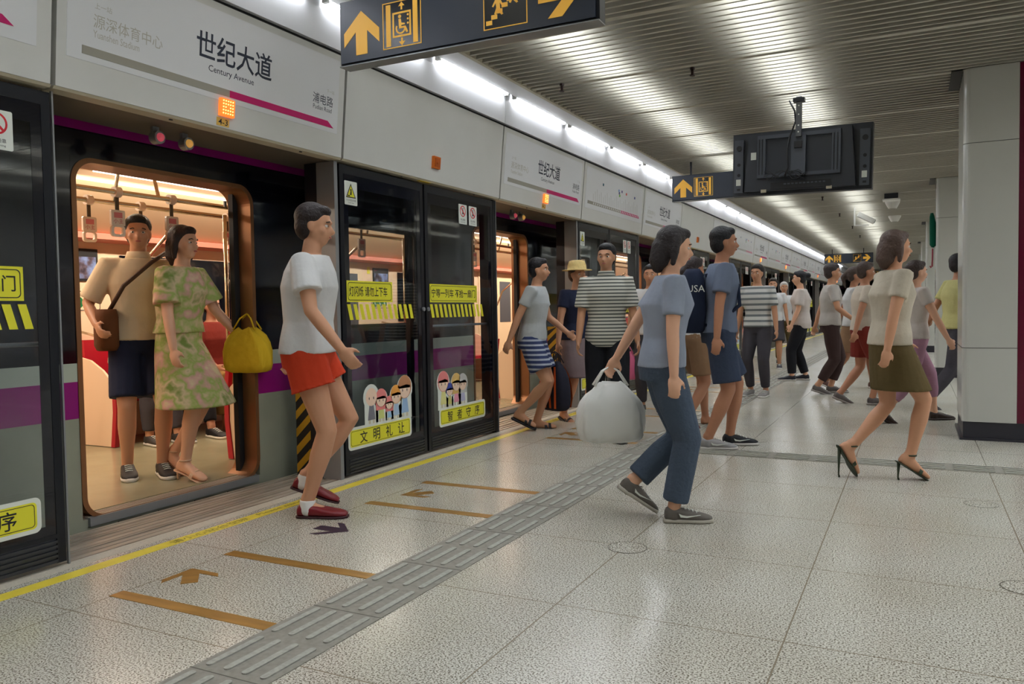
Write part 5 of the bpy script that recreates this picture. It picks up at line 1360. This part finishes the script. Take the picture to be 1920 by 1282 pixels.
I_ = person('person with hair bun, pale shirt and black trousers facing the train', x, y, (-1.0, -0.12), 1.68,
            dict(fL=(0.14, -0.10, 0.0, 0.0), fR=(-0.06, 0.10, 0.0, 0.0), hL=(0.14, -0.22, 0.88), hR=(0.05, 0.25, 0.80), hipdrop=0.015), skin='light', hair=('bun', (24, 22, 28)), female=True,
            top=dict(m=c_pale, sleeve=0.8, g=0.03, hem=-0.10, loose=.01), bottom=dict(kind='trousers', m=c_black, hem=1.92, g=.022), shoes=dict(kind='sneaker', col=(34, 36, 44), sole=(200, 196, 190)), vox=0.013)
x, y = floor_pt(1556, 737)
J_ = person('person in light grey shirt and cropped dark trousers, right of the hair bun', x, y, (0.95, 0.2), 1.70,
            dict(fL=(0.02, -0.08, 0.0, 0.0), fR=(-0.16, 0.09, 0.02, -0.3), hL=(-0.16, -0.24, 0.86), hR=(0.26, 0.24, 0.96), hipdrop=0.025), skin='mid', hair=('short', (60, 50, 48)),
            top=dict(m=cloth('light grey cotton', (186, 180, 174)), sleeve=0.7, g=.026), bottom=dict(kind='trousers', m=c_brown, hem=1.78, g=.018), shoes=dict(kind='sneaker', col=(96, 90, 88), sole=(150, 144, 138)), vox=0.013)
x, y = floor_pt(1618, 757)
K_ = person('person in beige T-shirt and dark red shorts with grey trainers, walking right', x, y, (0.9, 0.3), 1.66,
            dict(fL=(-0.24, -0.09, 0.03, -0.4), fR=(0.08, 0.09, 0.0, 0.0), hL=(0.22, -0.24, 0.92), hR=(-0.16, 0.25, 0.85), hipdrop=0.035), skin='tan', hair=('short', (70, 56, 50)),
            top=dict(m=cloth('warm beige cotton', (196, 184, 168)), sleeve=0.65, g=.026), bottom=dict(kind='shorts', m=c_maroonc, hem=0.72, g=.03), shoes=dict(kind='sneaker', col=(92, 84, 82), sole=(150, 142, 136)), vox=0.013)
x, y = floor_pt(1598, 728)
Q_ = person('person in white shirt half hidden between the grey shirt and the red shorts', x, y, (0.9, 0.1), 1.70, WALK, skin='tan', hair=('tail', (70, 56, 50)), female=True,
            top=dict(m=c_white, sleeve=0.8, g=.022), bottom=dict(kind='skirt', m=c_tan, len=.3), shoes=dict(kind='sneaker', col=(110, 80, 74)), vox=0.014)
x, y = floor_pt(1672, 896)
M_ = person('person in beige top and olive skirt wearing dark green high heeled sandals', x, y, SR, 1.57,
            dict(fL=(-0.26, -0.06, 0.05, -0.45), fR=(0.10, 0.07, 0.0, 0.0), hL=(0.22, -0.22, 0.92), hR=(-0.16, 0.23, 0.86), hipdrop=0.03, hipy=-0.02), skin='mid', hair=('bob', (84, 66, 58)), female=True,
            top=dict(m=c_beige, sleeve=0.6, g=.018), bottom=dict(kind='skirt', m=c_olive, len=.26, flare=.04), shoes=dict(kind='heel', col=(42, 52, 30), heel=0.085), vox=0.010, lean=0.05)
x, y = floor_pt(1712, 790)
N_ = person('person in mauve leggings and dark brown shoes behind the high heels', x, y, SR, 1.60, WALK, skin='light', hair=('tail', (64, 50, 46)), female=True,
            top=dict(m=c_pale, sleeve=0.5, g=.02), bottom=dict(kind='trousers', m=c_mauve, hem=1.6, g=.012), shoes=dict(kind='sneaker', col=(50, 34, 26), sole=(44, 30, 24)), vox=0.013)
x, y = floor_pt(1792, 765)
P_ = person('person with dark hair in yellow-green print shirt, half hidden by the nearest pillar', x, y, (0.9, 0.45), 1.72, WALK, skin='tan', hair=('short', (30, 26, 30)),
            top=dict(m=blotch('yellow green print', [(110, 100, 80), (190, 184, 130), (214, 206, 160)], 14), sleeve=0.7, g=.025), bottom=dict(kind='trousers', m=c_dgrey, hem=1.9), shoes=dict(kind='sneaker', col=(60, 56, 56)), vox=0.014)
x, y = floor_pt(1422, 742)
R1 = person('person in white and grey striped shirt behind the backpack wearer', x, y, (-0.2, -1), 1.68, STAND, skin='mid', hair=('short', (40, 34, 34)),
            top=dict(m=stripes('grey striped shirt', (206, 206, 202), (120, 126, 128), 0.07, .6), sleeve=0.8, g=.028), bottom=dict(kind='trousers', m=c_dgrey, hem=1.9), shoes=dict(kind='sneaker', col=(140, 136, 134)), vox=0.014)
x, y = floor_pt(1450, 690)
R2 = person('far person in white T-shirt holding a white bag with a red stripe', x, y, (0.1, -1), 1.66, STAND, skin='mid', hair=('short', (44, 34, 30)),
            top=dict(m=c_white, sleeve=0.6, g=.028), bottom=dict(kind='shorts', m=c_dgrey, hem=0.9, g=.025), shoes=dict(kind='sneaker', col=(60, 60, 70)), vox=0.016)
b_ = sack('shopping_bag', 'white shopping bag with red stripe held by the far person in white', 'bag', R2['handR']+V3((0.0, -0.08, 0)), 0.40, 0.18, 0.46, M_WHITEP, handle=0.08, rz=0.0)
b = NB(); rg = [ell(V3((0, 0, q)), V3((1, 0, 0)), V3((0, 1, 0)), .204, .094, 20, 3) for q in (0.22, 0.28)]; loft(b, rg); mk('red_band', b, mat('red print', (200, 40, 50), .5), b_, smooth=True)
x, y = floor_pt(1470, 682)
R3 = person('far person in white cap and shirt next to the red striped bag', x, y, (0.3, -1), 1.62, STAND, skin='mid', hair=('short', (210, 208, 204)),
            top=dict(m=c_white, sleeve=0.6, g=.024), bottom=dict(kind='trousers', m=c_olive, hem=1.9), shoes=dict(kind='sneaker', col=(60, 60, 60)), vox=0.016)
x, y = floor_pt(1650, 690)
R4 = person('far person in brown shirt in the middle of the far crowd', x, y, (0.4, 1), 1.70, WALK, skin='tan', hair=('short', (60, 48, 44)),
            top=dict(m=c_brown, sleeve=0.7, g=.024), bottom=dict(kind='trousers', m=c_dgrey, hem=1.9), shoes=dict(kind='sneaker', col=(60, 60, 60)), vox=0.016)
x, y = floor_pt(1712, 688)
R5 = person('far person in light shirt just left of the second pillar', x, y, (-0.2, -1), 1.70, WALK, skin='tan', hair=('short', (80, 66, 60)),
            top=dict(m=c_beige, sleeve=0.7, g=.024), bottom=dict(kind='trousers', m=c_brown, hem=1.9), shoes=dict(kind='sneaker', col=(60, 60, 60)), vox=0.016)
# ---- inside the train
S1 = person('person in cream shirt with a brown shoulder bag standing inside the nearest train door', -4.72, 3.72, (0.95, -0.55), 1.77,
            dict(fL=(0.05, -0.10, 0.0, 0.0), fR=(-0.03, 0.10, 0.0, 0.0), hL=(0.12, -0.24, 0.86), hR=(0.18, 0.27, 1.0), hipdrop=0.015), skin='mid', hair=('short', (18, 16, 16)), z=FLZ,
            top=dict(m=c_cream, name='shirt', sleeve=0.9, g=.024, hem=-0.08, collar=True, loose=.01), bottom=dict(kind='shorts', m=c_navy, hem=0.85, g=.02), shoes=dict(kind='sneaker', col=(28, 26, 28)), vox=0.010, headyaw=-0.15)
f = S1['fwd']; c = S1['hip']+S1['right']*0.22+f*0.10
t = thing('shoulder_bag', 'brown shoulder bag at the side of the cream shirt', 'bag', tuple(c-V3((0, 0, 0.08))), rz=atan2(f.y, f.x)-pi/2)
b = NB(); rg = [ell(V3((0, 0, q)), V3((1, 0, 0)), V3((0, 1, 0)), .07*k, .15*k, 18, 3) for q, k in ((0, .8), (.03, 1), (.22, 1), (.27, .85))]; loft(b, rg); mk('bag_body', b, cloth('brown leather', (96, 58, 32)), t, smooth=True)
b = NB(); tube(b, [(-0.02, .02, .26), (-0.10, .10, .42), (-0.28, .06, .58), (-0.40, -0.06, .66)], 0.014, 8); mk('strap', b, mat('strap brown', (70, 44, 28), .7), t, smooth=True)
S2 = person('person in green and yellow print dress stepping out of the nearest train door', -4.42, 3.78, (0.85, 0.15), 1.66,
            dict(fL=(-0.12, -0.07, 0.03, -0.4), fR=(0.08, 0.07, 0.0, 0.0), hL=(0.30, -0.24, 0.98), hR=(0.16, 0.25, 0.90), hipdrop=0.03), skin='light', hair=('bob', (42, 28, 24)), z=FLZ, female=True,
            top=dict(m=blotch('garden print', [(120, 140, 70), (206, 186, 150), (150, 170, 90), (206, 160, 150), (214, 200, 160)], 7), name='dress_top', sleeve=0.8, g=.030, hem=0.0, loose=.03),
            bottom=dict(kind='skirt', name='dress_skirt', m=blotch('garden print', [(0, 0, 0)]), len=.36, flare=.12, waist=True), shoes=dict(kind='heel', col=(206, 170, 140), heel=0.05), vox=0.010, lean=.08)
sack('shopping_bag', 'yellow shopping bag carried by the print dress wearer', 'bag', S2['handL']+V3((0.02, 0.0, 0.20)), 0.34, 0.20, 0.30, cloth('yellow bag cloth', (214, 176, 40)), handle=0.10, rz=0.2)
SEAT = dict(fL=(0.50, -0.10, 0.0, 0.0), fR=(0.42, 0.12, 0.0, 0.0), hL=(0.32, -0.14, 0.62), hR=(0.30, 0.14, 0.62), lean=0.02)
sx = TX-2.38+0.24
person('seated person in grey sweater with stripes behind the left bench screen', sx, 4.78, (1, -0.1), 1.66, dict(SEAT, lean=0.25), skin='mid', hair=('short', (24, 20, 20)), z=FLZ, seat=0.50,
       top=dict(m=stripes('grey striped sweater', (198, 186, 160), (110, 100, 96), 0.11, .85), sleeve=1.7, g=.03), bottom=dict(kind='trousers', m=c_dgrey, hem=1.9), shoes=dict(kind='sneaker', col=(60, 56, 54)), vox=0.013)
person('seated person in black trousers and black and white trainers on the far bench', sx, 5.22, (1, -0.25), 1.70, dict(SEAT, fL=(0.56, -0.06, 0.0, 0.0), fR=(0.30, 0.1, 0, 0)), skin='tan', hair=('short', (20, 18, 18)), z=FLZ, seat=0.50,
       top=dict(m=c_brown, sleeve=0.7), bottom=dict(kind='trousers', m=c_black, hem=1.85), shoes=dict(kind='sneaker', col=(26, 24, 26), sole=(226, 220, 206)), vox=0.012)
person('seated person in khaki trousers and dark sandals on the far bench', sx, 5.68, (1, -0.2), 1.66, SEAT, skin='tan', hair=('short', (30, 24, 22)), z=FLZ, seat=0.50,
       top=dict(m=c_maroonc, sleeve=0.7), bottom=dict(kind='trousers', m=c_khaki, hem=1.8, g=.04, flare=.02), shoes=dict(kind='sandal', col=(50, 34, 26)), vox=0.012)
person('seated person in brown shorts with white socks and white trainers on the far bench', sx, 6.16, (1, -0.35), 1.70, dict(SEAT, fL=(0.66, -0.08, 0.03, 0.2), fR=(0.50, 0.02, 0.0, 0.0)), skin='mid', hair=('short', (30, 22, 20)), z=FLZ, seat=0.50,
       top=dict(m=cloth('pinkish cotton', (200, 160, 140)), sleeve=0.7), bottom=dict(kind='shorts', m=c_khaki, hem=1.0, g=.03), shoes=dict(kind='sneaker', col=(226, 216, 200), sole=(206, 190, 160)), vox=0.012)
# ---- furled umbrella hanging on the second pillar
t = thing('umbrella', 'dark green furled umbrella with a red handle hanging by the second pillar', 'umbrella', (0.235, 14.30, 1.72))
b = NB(); tube(b, [(0, 0, .32), (0.008, 0, .36), (0.01, 0, .60), (-.01, 0, .80), (-0.012, 0, .86)], [0.02, 0.05, 0.055, 0.035, 0.02], 12); mk('canopy', b, cloth('dark green nylon', (0, 76, 56)), t, smooth=True)
b = NB(); tube(b, [(0, 0, .30), (-0.004, 0, .02), (-.02, 0, 0.0), (-.035, 0, .03)], 0.012, 8); mk('handle', b, mat('red handle', (150, 40, 60), .4), t, smooth=True)
